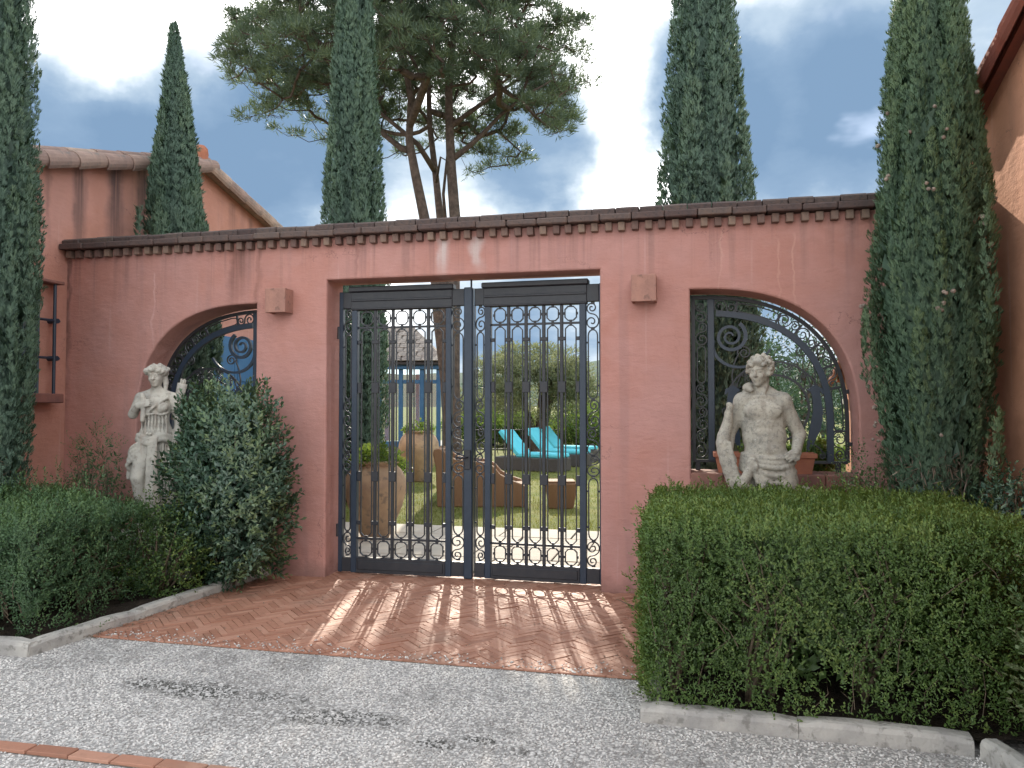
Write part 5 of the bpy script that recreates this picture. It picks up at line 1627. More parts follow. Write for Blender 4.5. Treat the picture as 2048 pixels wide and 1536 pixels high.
def cypress(label, x, y, H, Rm, n, slen, mat, seed, z0=0.5, lean=(0, 0), trunk_r=0.09, foot=0.75, sharp=1.0, flames=26, cones=0, dead=0, near=False, spire=None, group='cypress trees'):
    rg = np.random.default_rng(seed)
    root = empty('cypress', (x, y, 0)); tag(root, label, 'cypress', group)
    tr = MB(); tr.tube([(0, 0, 0.02), (0.01, 0.0, z0 + 0.3), (lean[0] * 0.3, lean[1] * 0.3, H * 0.5), (lean[0], lean[1], H * 0.93)], [trunk_r * 1.25, trunk_r, trunk_r * 0.55, 0.012], 8)
    tr.build('trunk', M['bark'], root, True)
    tocam = math.atan2(CAM.y - y, CAM.x - x)

    def axis(t): return np.stack([lean[0] * t ** 1.5, lean[1] * t ** 1.5], 1)
    Lv = Leaves()
    # outline with vertical ridges
    k = int(n * 0.62)
    ang = tocam + np.where(rg.uniform(size=k) < 0.72, rg.uniform(-1.75, 1.75, k), rg.uniform(1.75, 4.53, k))
    # sample height by radius
    tt = rg.uniform(0, 1, k * 3); pr = prof_cypress(tt, sharp, foot); tt = tt[rg.uniform(size=k * 3) < (0.25 + 0.75 * pr)][:k]; k = len(tt); ang = ang[:k]
    rad = prof_cypress(tt, sharp, foot) * Rm
    Pn = np.stack([np.cos(ang), np.sin(ang), tt * H * 0.32], 1)
    ridge = 0.5 * vnoise(Pn, 3.1, seed) + 0.5 * vnoise(Pn * np.array([1, 1, 2.2]), 6.3, seed + 3)
    depth = np.abs(rg.normal(0, 1, k)) * 0.10
    rr = rad * (0.86 + 0.26 * ridge - depth)
    A2 = axis(tt)
    P = np.stack([A2[:, 0] + rr * np.cos(ang), A2[:, 1] + rr * np.sin(ang), z0 + tt * (H - z0)], 1)
    outw = np.stack([np.cos(ang), np.sin(ang), np.zeros(k)], 1)
    D = unit(outw * 0.42 + np.array([0, 0, 1.0]) + rg.normal(0, 0.20, (k, 3)))
    shade = np.clip(0.46 + 0.50 * ridge + rg.normal(0, 0.06, k) - depth * 1.2, 0, 1)  # clump shading put into leaf colour: grooves darker, ridges lighter
    PP, DD, RR, OO = [P], [D], [shade], [outw]
    # flames: side leaders that stand proud of the body and end in a point
    m = int(n * 0.30); per = max(8, m // flames)
    for i in range(flames):
        a = tocam + rg.uniform(-1.9, 1.9); tb = rg.uniform(0.02, 0.78); ln = rg.uniform(0.12, 0.26)
        if spire and i < len(spire): a = tocam + spire[i][0]; tb = spire[i][1]; ln = spire[i][2]
        s = rg.uniform(0, 1, per) ** 0.8
        th = tb + ln * s
        # leader rises steeply from the body's surface at its foot
        r0 = float(prof_cypress(np.array([tb]), sharp, foot)[0]) * Rm; r1 = float(prof_cypress(np.array([min(0.98, tb + ln)]), sharp, foot)[0]) * Rm
        rc = r0 * 0.80 * (1 - s) + r1 * 0.86 * s + (spire[i][3] * Rm if spire and i < len(spire) else 0)
        fr = (0.16 * Rm + 0.02) * np.sqrt(np.clip(1 - s, 0, 1)) * (0.5 + 0.5 * np.clip(s / 0.2, 0, 1))
        b = a + rg.uniform(-1.9, 1.9, per); rr_ = fr * np.sqrt(rg.uniform(0.25, 1, per))
        A2 = axis(np.clip(th, 0, 1))
        P = np.stack([A2[:, 0] + rc * np.cos(a) + rr_ * np.cos(b), A2[:, 1] + rc * np.sin(a) + rr_ * np.sin(b), z0 + th * (H - z0)], 1)
        ow = np.stack([np.cos(b), np.sin(b), np.zeros(per)], 1)
        PP.append(P); DD.append(unit(ow * 0.35 + np.array([0, 0, 1.15]) + rg.normal(0, 0.16, (per, 3)))); OO.append(ow)
        RR.append(np.clip(0.50 + 0.25 * s + rg.normal(0, 0.06, per) + rg.uniform(-.12, .15), 0, 1))
    # inside filling
    k = int(n * 0.12); tt = rg.uniform(0, 0.97, k); a = rg.uniform(0, 6.28, k); rr = prof_cypress(tt, sharp, foot) * Rm * np.sqrt(rg.uniform(0, 0.5, k)); A2 = axis(tt)
    PP.append(np.stack([A2[:, 0] + rr * np.cos(a), A2[:, 1] + rr * np.sin(a), z0 + tt * (H - z0)], 1)); ow = np.stack([np.cos(a), np.sin(a), 0 * a], 1)
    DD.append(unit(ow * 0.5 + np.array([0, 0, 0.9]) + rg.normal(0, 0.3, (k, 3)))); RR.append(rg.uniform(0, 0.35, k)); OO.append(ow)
    P = np.concatenate(PP); D = np.concatenate(DD); r = np.concatenate(RR); OW = np.concatenate(OO)
    # each spray is a small flat fan of blades
    nn = len(P); S = unit(np.cross(D, OW + rg.normal(0, 0.5, (nn, 3)))); ls = slen * rg.uniform(0.7, 1.25, nn)
    fans = [(0.0, 0.0, 1.0), (0.50, 0.02, 0.70), (-0.50, 0.10, 0.68), (0.60, 0.25, 0.56), (-0.60, 0.34, 0.52)] + ([(0.55, 0.50, 0.42), (-0.50, 0.58, 0.38)] if near else [])
    for (sd, st, lf) in fans:
        T = unit(D + S * sd + rg.normal(0, 0.10, (nn, 3)))
        Lv.leaves(P + D * (ls * st)[:, None], T, ls * lf, ls * (0.115 if near else 0.145), np.clip(r + rg.normal(0, 0.04, nn) + (0.06 if st > 0.3 else 0), 0, 1), rg, nrm=unit(OW + np.array([0, 0, 0.35]) + rg.normal(0, 0.12, (nn, 3))), fold=0.3, mid=0.5)
    # dense dark inner foliage that closes the view through the crown
    k = 7000; tt = rg.uniform(0, 1, k) ** 0.85 * 0.975; a = rg.uniform(0, 6.28, k); rr = prof_cypress(tt, sharp, foot) * Rm * np.sqrt(rg.uniform(0.06, 0.46, k)); A2 = axis(tt)
    P = np.stack([A2[:, 0] + rr * np.cos(a), A2[:, 1] + rr * np.sin(a), z0 + tt * (H - z0)], 1)
    wd = np.minimum(0.15, 0.04 + 0.22 * prof_cypress(tt, sharp, foot) * Rm)
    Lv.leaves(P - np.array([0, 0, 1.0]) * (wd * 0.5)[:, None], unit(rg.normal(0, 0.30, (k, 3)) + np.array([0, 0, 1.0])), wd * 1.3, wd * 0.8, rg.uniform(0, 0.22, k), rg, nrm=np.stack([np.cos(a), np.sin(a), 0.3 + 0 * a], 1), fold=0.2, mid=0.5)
    me = Lv.mesh('crown'); link_mesh('crown', me, mat, root)
    if dead:
        Ld = Leaves(); k = dead; a = rg.uniform(0, 6.28, k); z = rg.uniform(0.45, 1.25, k); rr = Rm * (0.30 + 0.45 * (z - 0.45)) * np.sqrt(rg.uniform(0.1, 1, k))
        P = np.stack([rr * np.cos(a), rr * np.sin(a), z], 1); D = unit(np.stack([np.cos(a) * 0.4, np.sin(a) * 0.4, rg.uniform(-0.9, 1.0, k)], 1) + rg.normal(0, 0.2, (k, 3)))
        Ld.leaves(P, D, rg.uniform(0.05, 0.14, k), rg.uniform(0.006, 0.014, k), rg.uniform(0, 1, k), rg)
        link_mesh('dead_foliage', Ld.mesh('dead_foliage'), M['deadleaf'], root)
        tw = MB()
        for i in range(60):
            a = rg.uniform(0, 6.28); r0 = 0.06; r1 = Rm * rg.uniform(0.35, 0.75); zb = rg.uniform(0.15, 0.7); zt = zb + rg.uniform(0.3, 0.8)
            tw.tube([(r0 * math.cos(a), r0 * math.sin(a), zb), (r1 * 0.6 * math.cos(a + .1), r1 * 0.6 * math.sin(a + .1), (zb + zt) / 2 - 0.05), (r1 * math.cos(a), r1 * math.sin(a), zt)], [0.012, 0.008, 0.003], 5)
        tw.build('dead_twigs', M['deadwood'], root, True)
    if cones:
        ball = bmesh.new(); bmesh.ops.create_icosphere(ball, subdivisions=1, radius=0.016)
        for v in ball.verts: v.co *= 1 + 0.10 * math.sin(v.co.x * 400) ; v.co.z *= 1.15
        cm = bpy.data.meshes.new('cone'); ball.to_mesh(cm); ball.free(); cm.materials.append(M['cone'])
        i = 0
        while i < cones:
            t = rg.uniform(0.08, 0.62); a = tocam + rg.uniform(-1.6, 1.6); rr = float(prof_cypress(np.array([t]), sharp, foot)[0]) * Rm * rg.uniform(0.95, 1.06)
            for j in range(rg.integers(1, 4)):
                o = link_mesh('cone', cm, None, root, (rr * math.cos(a) + rg.uniform(-.03, .03), rr * math.sin(a) + rg.uniform(-.02, .02), z0 + t * (H - z0) + rg.uniform(-.03, .03)))
                o.rotation_euler = tuple(rg.uniform(0, 3, 3)); sc_ = rg.uniform(0.75, 1.15); o.scale = (sc_,) * 3; i += 1
    return root


cypress('bushy cypress with cones growing before the wall, at the orange house', 1.70, -0.60, 5.75, 0.43, 25000, 0.054, M['cypress_near'], 11, z0=0.75, foot=0.66, flames=44, cones=44, dead=2600, near=True, sharp=1.08, trunk_r=0.075,
        spire=[(0.9, 0.26, 0.2, 0.18), (-1.3, 0.18, 0.13, 0.15), (1.1, 0.02, 0.14, 0.22), (-0.2, 0.10, 0.2, 0.04), (0.5, 0.3, 0.25, 0.04)])
cypress('tall cypress cut by the left picture edge, before the barred window', -5.66, -1.40, 7.2, 0.42, 17500, 0.064, M['cypress'], 12, z0=0.70, foot=0.72, flames=44, near=True, sharp=0.6, trunk_r=0.07, dead=1200)
cypress('small leaning cypress with a side spire, before the streaked gable', -5.55, 0.98, 5.95, 0.46, 13000, 0.085, M['cypress'], 13, z0=0.3, lean=(-0.14, 0.0), foot=0.9, flames=24, sharp=1.15, spire=[(-1.30, 0.34, 0.27, 0.26), (1.4, 0.30, 0.2, 0.05), (0.3, 0.45, 0.2, 0.0)])
cypress('narrow cypress standing directly before the umbrella pine', -5.42, 5.25, 10.4, 0.60, 16000, 0.112, M['cypress'], 14, z0=0.2, foot=0.95, flames=40, sharp=1.0)
cypress('broad dark cypress rising above the wall between pine and right cypress', 0.20, 2.65, 8.3, 0.66, 18000, 0.092, M['cypress'], 15, z0=0.2, foot=0.95, flames=60, sharp=1.0)


# ------------------------------------------------------------------ umbrella pine
def pine():
    rg = np.random.default_rng(21); D0, SC = 17.0, 17.0 / _F
    bx = np.array(CAM) + D0 * (_f0 + _r * ((898 - 1024) / _F)); bx[2] = 0
    root = empty('umbrella_pine', tuple(bx)); tag(root, 'umbrella pine with three forked trunks and wide dark crown', 'pine')

    def pp(px, py, dd=0.0):
        s = (D0 + dd) / D0
        return Vector(tuple(_r * ((px - 898) * SC) + _f0 * dd + np.array([0, 0, 1.6 + (812 - py) * SC])))
    M_bark = M['bark']
    # one bole that forks
    tr = MB()
    tr.tube([Vector((0.10, 0, 0.02)), pp(905, 880), pp(900, 760), pp(893, 640), pp(890, 560)], [0.27, 0.20, 0.22, 0.30, 0.33], 12)
    root_tr = tr.build('trunk', M_bark, root, True)
    T1 = [pp(884, 620), pp(866, 520, -.1), pp(848, 430, -.2), pp(832, 350, -.3), pp(820, 285, -.3), pp(822, 200, -.2), pp(806, 100, -.2), pp(790, 10, -.3)]
    T2 = [pp(892, 620), pp(884, 500, .3), pp(876, 430, .5), pp(864, 330, .7), pp(850, 220, .8), pp(846, 120, .9), pp(858, 20, 1.2)]
    T3 = [pp(900, 620), pp(907, 500), pp(909, 430), pp(902, 340), pp(898, 260), pp(896, 170), pp(904, 80), pp(915, 0)]
    T4 = [pp(890, 460, .3), pp(884, 380, .2), pp(893, 300, .1), pp(889, 180, .4)]
    for T, r0, r1 in ((T1, 0.150, 0.05), (T2, 0.120, 0.045), (T3, 0.165, 0.055), (T4, 0.045, 0.02)):
        b = MB(); k = len(T); b.tube(T, [r0 + (r1 - r0) * (i / (k - 1)) ** 0.8 for i in range(k)], 10); b.build('limb', M_bark, root, True)
    # named big side branches seen in the photograph
    big = [([pp(818, 305, -.3), pp(800, 292), pp(770, 268), pp(730, 235), pp(680, 190), pp(620, 140)], 0.085),
           ([pp(862, 320, .6), pp(835, 285), pp(800, 255), pp(740, 205), pp(660, 150), pp(570, 110)], 0.070),
           ([pp(903, 315), pp(925, 298), pp(960, 268), pp(1000, 225), pp(1050, 185), pp(1110, 150)], 0.075),
           ([pp(898, 250), pp(930, 225), pp(985, 185), pp(1040, 150), pp(1100, 110)], 0.07),
           ([pp(866, 345, .6), pp(880, 310), pp(897, 320)], 0.035)]
    for P, r0 in big:
        b = MB(); k = len(P); b.tube(P, [r0 * (1 - 0.75 * i / (k - 1)) for i in range(k)], 7); b.build('branch', M_bark, root, True)
    # clumps of needles through the umbrella
    cz = 1.6 + (812 - 95) * SC; cl = []
    trunks = [T1, T2, T3]
    while len(cl) < 1020:
        u, v = rg.uniform(-1, 1, 2); rho = math.hypot(u, v)
        if rho > 1: continue
        lo = -0.15 - 1.80 * rho ** 1.5 - 0.35 * (u > 0.1) + 0.3 * math.sin(5 * math.atan2(v, u)); hi = 2.15 * math.sqrt(max(0, 1 - rho * rho * 0.93)) + 0.1
        z = lo + (hi - lo) * rg.uniform(0, 1) ** (0.75 if rho < 0.5 else 1.05)
        if rho > 0.90 and z < -1.25: continue
        lat = (822 - 898) * SC + u * 4.0; cl.append((np.array(_r * lat + _f0 * (v * 3.3) + np.array([0, 0, cz + z])), rho, (z - lo) / (hi - lo + 1e-6)))
    Lv = Leaves()
    # every clump grows from the nearest wood already there, so the branching is a tree of its own
    nodes = []; par = []; cnt = []
    def addnode(p, q): nodes.append(np.array(p)); par.append(q); cnt.append(0); return len(nodes) - 1
    for T in [t[3:] for t in trunks] + [b_[0][1:] for b_ in big[:4]]:
        for a_, b_ in zip(T[:-1], T[1:]):
            for t_ in (0, 0.33, 0.66): addnode(a_.lerp(b_, t_), -1)
    cl.sort(key=lambda q: np.linalg.norm(q[0] - np.array([0, 0, cz - 2.2])))
    tips = []
    for (c, rho, zr) in cl:
        NP = np.array(nodes); dv = c - NP; dist = np.linalg.norm(dv, axis=1)
        cost = dist + 0.9 * np.maximum(0, 0.15 * dist - dv[:, 2]) + rg.uniform(0, 0.15, len(NP))
        q = int(np.argmin(cost)); p0 = NP[q]; dq = float(dist[q]); d3 = dv[q].copy(); k_ = max(2, int(dq / 0.35))
        side = rg.normal(0, 0.07, 3) * dq
        for t_ in range(1, k_ + 1):
            f_ = t_ / k_; p = p0 + d3 * f_ + side * math.sin(math.pi * f_) + np.array([0, 0, -0.10 * dq * math.sin(math.pi * f_)]); q = addnode(p, q)
        tips.append(q)
    for q in tips:
        while q >= 0: cnt[q] += 1; q = par[q]
    br = MB()
    for i_ in range(len(nodes)):
        if par[i_] >= 0:
            ra = 0.0062 * max(1, cnt[par[i_]]) ** 0.52; rb = 0.0062 * max(1, cnt[i_]) ** 0.52
            br.tube([nodes[par[i_]], nodes[i_]], [min(ra, rb * 1.25), rb], 5, False)
    for (c, rho, zr) in cl:
        cv = Vector(tuple(c))
        rx = rg.uniform(0.17, 0.36); k = int(17 * rx / 0.27)
        d = unit(rg.normal(size=(k, 3))); d[:, 2] = np.abs(d[:, 2]) * 0.9 - 0.15
        P = c + d * (rg.uniform(0.35, 1, k) ** 0.6)[:, None] * np.array([rx, rx, rx * 0.55])
        for j in range(0, k, 6):
            br.tube([cv, cv.lerp(Vector(tuple(P[j])), 0.6) + Vector((0, 0, -.03)), Vector(tuple(P[j]))], [0.007, 0.006, 0.003], 4, False)
        out = unit(P - c + np.array([0, 0, 0.25]) + 0.25 * unit(c - np.array([0, 0, cz - 3])))
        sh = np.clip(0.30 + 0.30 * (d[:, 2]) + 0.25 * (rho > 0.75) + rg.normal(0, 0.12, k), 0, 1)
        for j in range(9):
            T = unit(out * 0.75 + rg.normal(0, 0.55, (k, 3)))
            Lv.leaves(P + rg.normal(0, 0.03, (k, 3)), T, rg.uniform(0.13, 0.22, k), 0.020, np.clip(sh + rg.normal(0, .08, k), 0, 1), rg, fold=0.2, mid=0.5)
    br.build('branches', M_bark, root, True)['kind'] = 'stuff'
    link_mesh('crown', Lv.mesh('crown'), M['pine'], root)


pine()


# ------------------------------------------------------------------ hedges and shrubs
def stems(root, lo, hi, n, h, rg, name='stems'):
    b = MB()
    for i in range(n):
        x = rg.uniform(lo[0] + .15, hi[0] - .15); y = rg.uniform(lo[1] + .12, hi[1] - .12)
        for j in range(rg.integers(3, 6)):
            a = rg.uniform(0, 6.28); l = h * rg.uniform(0.6, 0.98); k = 0.22 * rg.uniform(0.4, 1.2)
            p0 = Vector((x, y, 0.04)); p1 = Vector((x + k * 0.35 * math.cos(a), y + k * 0.35 * math.sin(a), l * 0.35)); p2 = Vector((x + k * 0.8 * math.cos(a + .3), y + k * 0.8 * math.sin(a + .3), l * 0.7)); p3 = Vector((x + k * math.cos(a - .2), y + k * math.sin(a - .2), l))
            b.tube([p0, p1, p2, p3], [0.013, 0.010, 0.006, 0.002], 5)
            for q in range(3):
                s = p1.lerp(p2, rg.uniform(0, 1)); e = s + Vector((rg.uniform(-.16, .16), rg.uniform(-.16, .16), rg.uniform(0.02, .18))); b.tube([s, s.lerp(e, .5) + Vector((0, 0, -.01)), e], [0.005, 0.004, 0.0015], 4, False)
    tag(b.build(name, M['twig'], root, True), kind='stuff')


def hedge(label, lo, hi, density, mat, seed, leaf, bumps, gaps, sl, loose=0.0, front_only=None, top_slope=0.0):
    rg = np.random.default_rng(seed); lo = np.array(lo); hi = np.array(hi); ce = (lo + hi) / 2
    root = empty('clipped_hedge', (ce[0], ce[1], 0)); tag(root, label, 'hedge', 'hedges beside the entrance')
    sz = hi - lo; PP = []; NN = []
    faces = [(1, 0, sz[0] * sz[2], 1.0), (2, 1, sz[0] * sz[1], 1.0), (0, 0, sz[1] * sz[2], 1.0), (0, 1, sz[1] * sz[2], 0.7), (1, 1, sz[0] * sz[2], 0.45)]
    for (ax, side, area, f) in faces:
        k = int(area * density * f); P = lo + rg.uniform(size=(k, 3)) * sz; P[:, ax] = (hi if side else lo)[ax]; N_ = np.zeros((k, 3)); N_[:, ax] = 1 if side else -1
        PP.append(P); NN.append(N_)
    P = np.concatenate(PP); N_ = np.concatenate(NN)
    # round the edges of the clipped box
    rd = 0.13; q = np.clip(P, lo + rd, hi - rd); q[:, 2] = np.minimum(P[:, 2], hi[2] - rd); v = P - q; ln = np.linalg.norm(v, axis=1, keepdims=True)
    P = np.where(ln > 1e-6, q + v / np.maximum(ln, 1e-6) * np.minimum(ln, rd), P); N_ = np.where(ln > 1e-6, unit(v), N_)
    bump = vnoise(P, 2.1, seed) * 0.6 + vnoise(P, 5.3, seed + 2) * 0.4
    P = P + N_ * (bump * bumps - np.abs(rg.normal(0, 0.03, len(P))) + (rg.uniform(size=len(P)) < 0.06) * rg.uniform(0.0, 0.09 + loose, len(P)))[:, None]
    hole = vnoise(P, 3.3, seed + 5) * 0.5 + vnoise(P, 7.7, seed + 7) * 0.5
    vert = np.abs(N_[:, 2]) < 0.5
    lowf = 1 - (P[:, 2] - lo[2]) / sz[2]
    keep = ~(vert & (hole > gaps - 0.10 * lowf) & (rg.uniform(size=len(P)) < 0.86))
    P, N_, bump = P[keep], N_[keep], bump[keep]; P[:, 2] = np.maximum(P[:, 2], 0.08)
    D = unit(N_ * 0.55 + np.array([0, 0, 0.62]) + rg.normal(0, 0.38, P.shape))
    patch = vnoise(P, 1.6, seed + 9) * 0.5 + vnoise(P, 4.4, seed + 11) * 0.5
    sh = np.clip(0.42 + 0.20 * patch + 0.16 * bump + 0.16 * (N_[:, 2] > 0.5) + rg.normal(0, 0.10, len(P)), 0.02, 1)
    Lv = Leaves(); n = len(P); ls = sl * rg.uniform(0.7, 1.35, n)
    HN = unit(N_ + 0.5 * unit(((P - ce) / (sz / 2)) ** 3 + 1e-6) + np.array([0, 0, 0.25]))
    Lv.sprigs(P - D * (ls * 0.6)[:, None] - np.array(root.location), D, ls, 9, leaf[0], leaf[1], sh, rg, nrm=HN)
    # leaves further in
    k = int(n * 0.30); P2 = P[rg.integers(0, n, k)]; P2 = P2 + (ce - P2) * rg.uniform(0.05, 0.30, (k, 1)); P2[:, 2] = np.maximum(P2[:, 2], 0.1)
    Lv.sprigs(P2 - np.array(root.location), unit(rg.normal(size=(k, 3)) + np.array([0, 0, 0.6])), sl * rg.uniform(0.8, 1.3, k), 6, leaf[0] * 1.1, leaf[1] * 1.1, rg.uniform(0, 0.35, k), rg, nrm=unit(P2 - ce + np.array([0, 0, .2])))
    k = int(sz[0] * sz[1] * sz[2] * 3600); P3 = (lo + 0.13) + rg.uniform(size=(k, 3)) * (sz - 0.26); P3[:, 2] = np.maximum(P3[:, 2], 0.12)
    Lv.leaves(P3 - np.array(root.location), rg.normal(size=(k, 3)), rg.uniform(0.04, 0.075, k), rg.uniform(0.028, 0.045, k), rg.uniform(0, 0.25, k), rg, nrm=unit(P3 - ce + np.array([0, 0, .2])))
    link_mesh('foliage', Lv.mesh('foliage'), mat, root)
    stems(root, lo - ce * np.array([1, 1, 0]), hi - ce * np.array([1, 1, 0]), int(sz[0] * sz[1] * 8), hi[2], rg)
    # thin twigs showing among the leaves of the front face
    b = MB()
    for i in range(int(sz[0] * 20)):
        x = rg.uniform(lo[0] + .05, hi[0] - .05) - ce[0]; z = rg.uniform(0.1, hi[2] - 0.22); y = lo[1] + rg.uniform(-0.015, 0.07) - ce[1]
        p = Vector((x, y, z)); d = Vector((rg.uniform(-.6, .6), rg.uniform(-.35, .1), rg.uniform(.3, 1))).normalized(); l = rg.uniform(0.08, 0.26)
        b.tube([p, p + d * l * 0.5 + Vector((rg.uniform(-.02, .02), 0, 0)), p + d * l + Vector((rg.uniform(-.04, .04), rg.uniform(-.02, .02), 0))], [0.003, 0.0024, 0.001], 4, False)
    tag(b.build('twigs', M['twig'], root, True), kind='stuff')
    return root


hedge('clipped green box-shaped hedge below the bare-chested statue, right of the paving', (-0.25, -2.58, 0.08), (1.66, -0.92, 1.02), 1450, M['hedge'], 31, (0.026, 0.0112), 0.055, 0.46, 0.095)
hedge('loose dark green hedge left of the paving, below the draped statue', (-7.2, -2.36, 0.08), (-4.22, -1.02, 0.86), 1050, M['hedge_blue'], 32, (0.027, 0.0120), 0.14, 0.32, 0.115, loose=0.16)


def shrub(label, c, rad, zlo, n, leaf, mat, seed, name='leafy_shrub', lump=0.18, m=6, sl=0.12, group='shrubs by the walls', inner=0.35, boxy=False):
    rg = np.random.default_rng(seed); root = empty(name, (c[0], c[1], 0)); tag(root, label, 'shrub', group)
    d = unit(rg.normal(size=(n, 3))); rad = np.array(rad)
    f = 1 + lump * (vnoise(d, 2.6, seed) * 0.6 + vnoise(d, 6.1, seed + 1) * 0.4)
    dep = np.where(rg.uniform(size=n) < inner, rg.uniform(0.35, 0.95, n), 1 - np.abs(rg.normal(0, 0.04, n)))
    if boxy: d = d / (np.abs(d) ** 3).sum(1, keepdims=True) ** (1 / 3)
    P = d * rad * (f * dep)[:, None]; P[:, 2] += c[2]
    ok = P[:, 2] > zlo; P, d, dep = P[ok], d[ok], dep[ok]; n = len(P)
    D = unit(d * 0.75 + np.array([0, 0, 0.5]) + rg.normal(0, 0.35, (n, 3)))
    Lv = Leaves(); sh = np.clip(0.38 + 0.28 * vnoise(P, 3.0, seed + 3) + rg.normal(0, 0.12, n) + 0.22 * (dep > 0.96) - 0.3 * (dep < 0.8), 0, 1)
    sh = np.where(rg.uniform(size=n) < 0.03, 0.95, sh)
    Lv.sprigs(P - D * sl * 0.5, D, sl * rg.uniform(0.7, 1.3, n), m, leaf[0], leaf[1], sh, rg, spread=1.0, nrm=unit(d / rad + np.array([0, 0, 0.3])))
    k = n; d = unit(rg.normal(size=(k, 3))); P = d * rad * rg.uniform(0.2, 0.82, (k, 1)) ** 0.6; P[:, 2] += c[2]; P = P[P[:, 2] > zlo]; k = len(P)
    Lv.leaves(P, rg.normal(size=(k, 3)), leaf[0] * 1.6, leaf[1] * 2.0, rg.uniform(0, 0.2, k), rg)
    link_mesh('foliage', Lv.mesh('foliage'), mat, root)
    b = MB()
    for i in range(14):
        a = rg.uniform(0, 6.28); k = rg.uniform(0.3, 0.8); zt = c[2] + rad[2] * rg.uniform(-0.1, 0.75)
        b.tube([(0.04 * math.cos(a), 0.04 * math.sin(a), 0.03), (rad[0] * k * 0.5 * math.cos(a), rad[1] * k * 0.5 * math.sin(a), zt * 0.5), (rad[0] * k * math.cos(a + .2), rad[1] * k * math.sin(a + .2), zt)], [0.014, 0.010, 0.003], 5)
    b.build('stems', M['twig'], root, True)
    return root


shrub('tall rounded shrub with glossy leaves beside the draped statue', (-3.93, -0.54, 0.90), (0.47, 0.37, 0.76), 0.07, 2300, (0.064, 0.028), M['shrub'], 41, m=7, sl=0.15, lump=0.36, boxy=True)
shrub('loose yellow-green sprawling shrub between the left hedge and the tall shrub', (-4.30, -0.98, 0.36), (0.42, 0.36, 0.46), 0.06, 760, (0.030, 0.013), M['hedge'], 46, m=7, sl=0.13, lump=0.45)
shrub('pale variegated shrub at the right edge, before the clipped hedge', (1.72, -3.02, 0.55), (0.36, 0.42, 0.62), 0.10, 800, (0.036, 0.017), M['pale_shrub'], 42, m=7, sl=0.11)
shrub('thin upright shrub at the left wall corner, below the barred window', (-5.35, -0.48, 0.86), (0.30, 0.22, 0.52), 0.1, 330, (0.034, 0.009), M['hedge_blue'], 43, m=8, sl=0.15, lump=0.5)
shrub('twiggy grey-green shrub between right statue and cypress', (1.28, -0.42, 0.80), (0.30, 0.24, 0.46), 0.1, 420, (0.026, 0.012), M['pale_shrub'], 44, m=6, sl=0.12, lump=0.4)
shrub('dark low shrub at the foot of the orange house', (2.02, -0.95, 0.70), (0.22, 0.40, 0.50), 0.1, 520, (0.036, 0.017), M['shrub'], 45, m=6, sl=0.11)

#@@GARDEN
# ================================================================== garden behind the gate
def at(px, depth, z=0.0):
    p = np.array(CAM) + depth * (_f0 + _r * ((px - 1024) / _F)); return (float(p[0]), float(p[1]), z)


def terrace():
    base = sheet('garden_path', [(-4.6, 0.50), (0.2, 0.50), (0.2, 3.15), (-4.6, 3.15)], 0.004, M['soil'])
    y = 0.52
    for j in range(4):
        x = -4.58 - 0.3 * (j % 2)
        while x < 0.15:
            d = MB(); d.cbox(max(x, -4.6), min(x + 0.86, 0.19), y, y + 0.63, 0.0045, 0.026 + random.uniform(-.004, .004), 0.004); d.build('paving_slab', M['slab'], base); x += 0.88
        y += 0.66


terrace()


def grass():
    rg = np.random.default_rng(51); n = 36000
    P = np.stack([rg.uniform(-9, 4.5, n), 3.2 + 12.5 * rg.uniform(0, 1, n) ** 1.3, np.zeros(n)], 1)
    v = P - np.array(CAM); dz = v @ _f; x = 1024 + _F * (v @ _r) / dz
    P = P[((x > 640) & (x < 1240)) | ((x > 1350) & (x < 1760))]; n = len(P)
    Lv = Leaves(); T = unit(np.stack([rg.normal(0, .35, n), rg.normal(0, .35, n), np.ones(n)], 1))
    Lv.leaves(P, T, rg.uniform(0.025, 0.065, n), rg.uniform(0.006, 0.014, n), np.clip(0.5 + 0.3 * vnoise(P, 0.9, 2) + rg.normal(0, .15, n), 0, 1), rg)
    o = link_mesh('grass', Lv.mesh('grass'), M['grass']); tag(o, 'short sunlit lawn grass behind the gate', 'grass', kind='stuff')


grass()


def jar(label, loc, H, Rm, seed, plant_n, mat='jar'):
    root = empty('oil_jar', loc); tag(root, label, 'jar', 'large clay jars in the garden')
    pr = [(0.0, 0.0), (0.40, 0.0), (0.44, 0.03), (0.62, 0.20), (0.86, 0.42), (0.985, 0.60), (1.0, 0.68), (0.96, 0.78), (0.83, 0.88), (0.70, 0.935), (0.66, 0.955), (0.74, 0.965), (0.76, 0.985), (0.73, 1.0), (0.64, 1.0), (0.62, 0.96), (0.60, 0.90), (0.0, 0.90)]
    b = MB(); b.lathe([(r_ * Rm, z * H) for r_, z in pr], 36); b.build('jar_body', M[mat], root, True)
    rg = np.random.default_rng(seed); n = plant_n; d = unit(rg.normal(size=(n, 3))); P = d * np.array([Rm * 0.75, Rm * 0.75, 0.20]) * rg.uniform(0.4, 1, (n, 1)); P[:, 2] = np.abs(P[:, 2]) * 1.1 + H * 0.93
    Lv = Leaves(); D = unit(d + np.array([0, 0, .6])); Lv.sprigs(P, D, np.full(n, 0.10), 5, 0.07, 0.05, np.clip(rg.normal(.5, .22, n), 0, 1), rg)
    link_mesh('plant', Lv.mesh('plant'), M['garden'], root)['kind'] = 'stuff'


jar('round ochre clay jar with a leafy plant just inside the gate', at(752, 9.25), 0.95, 0.37, 61, 140)
jar('tall dark clay jar with flowers near the blue garden house', at(838, 16.4), 1.08, 0.43, 62, 110)


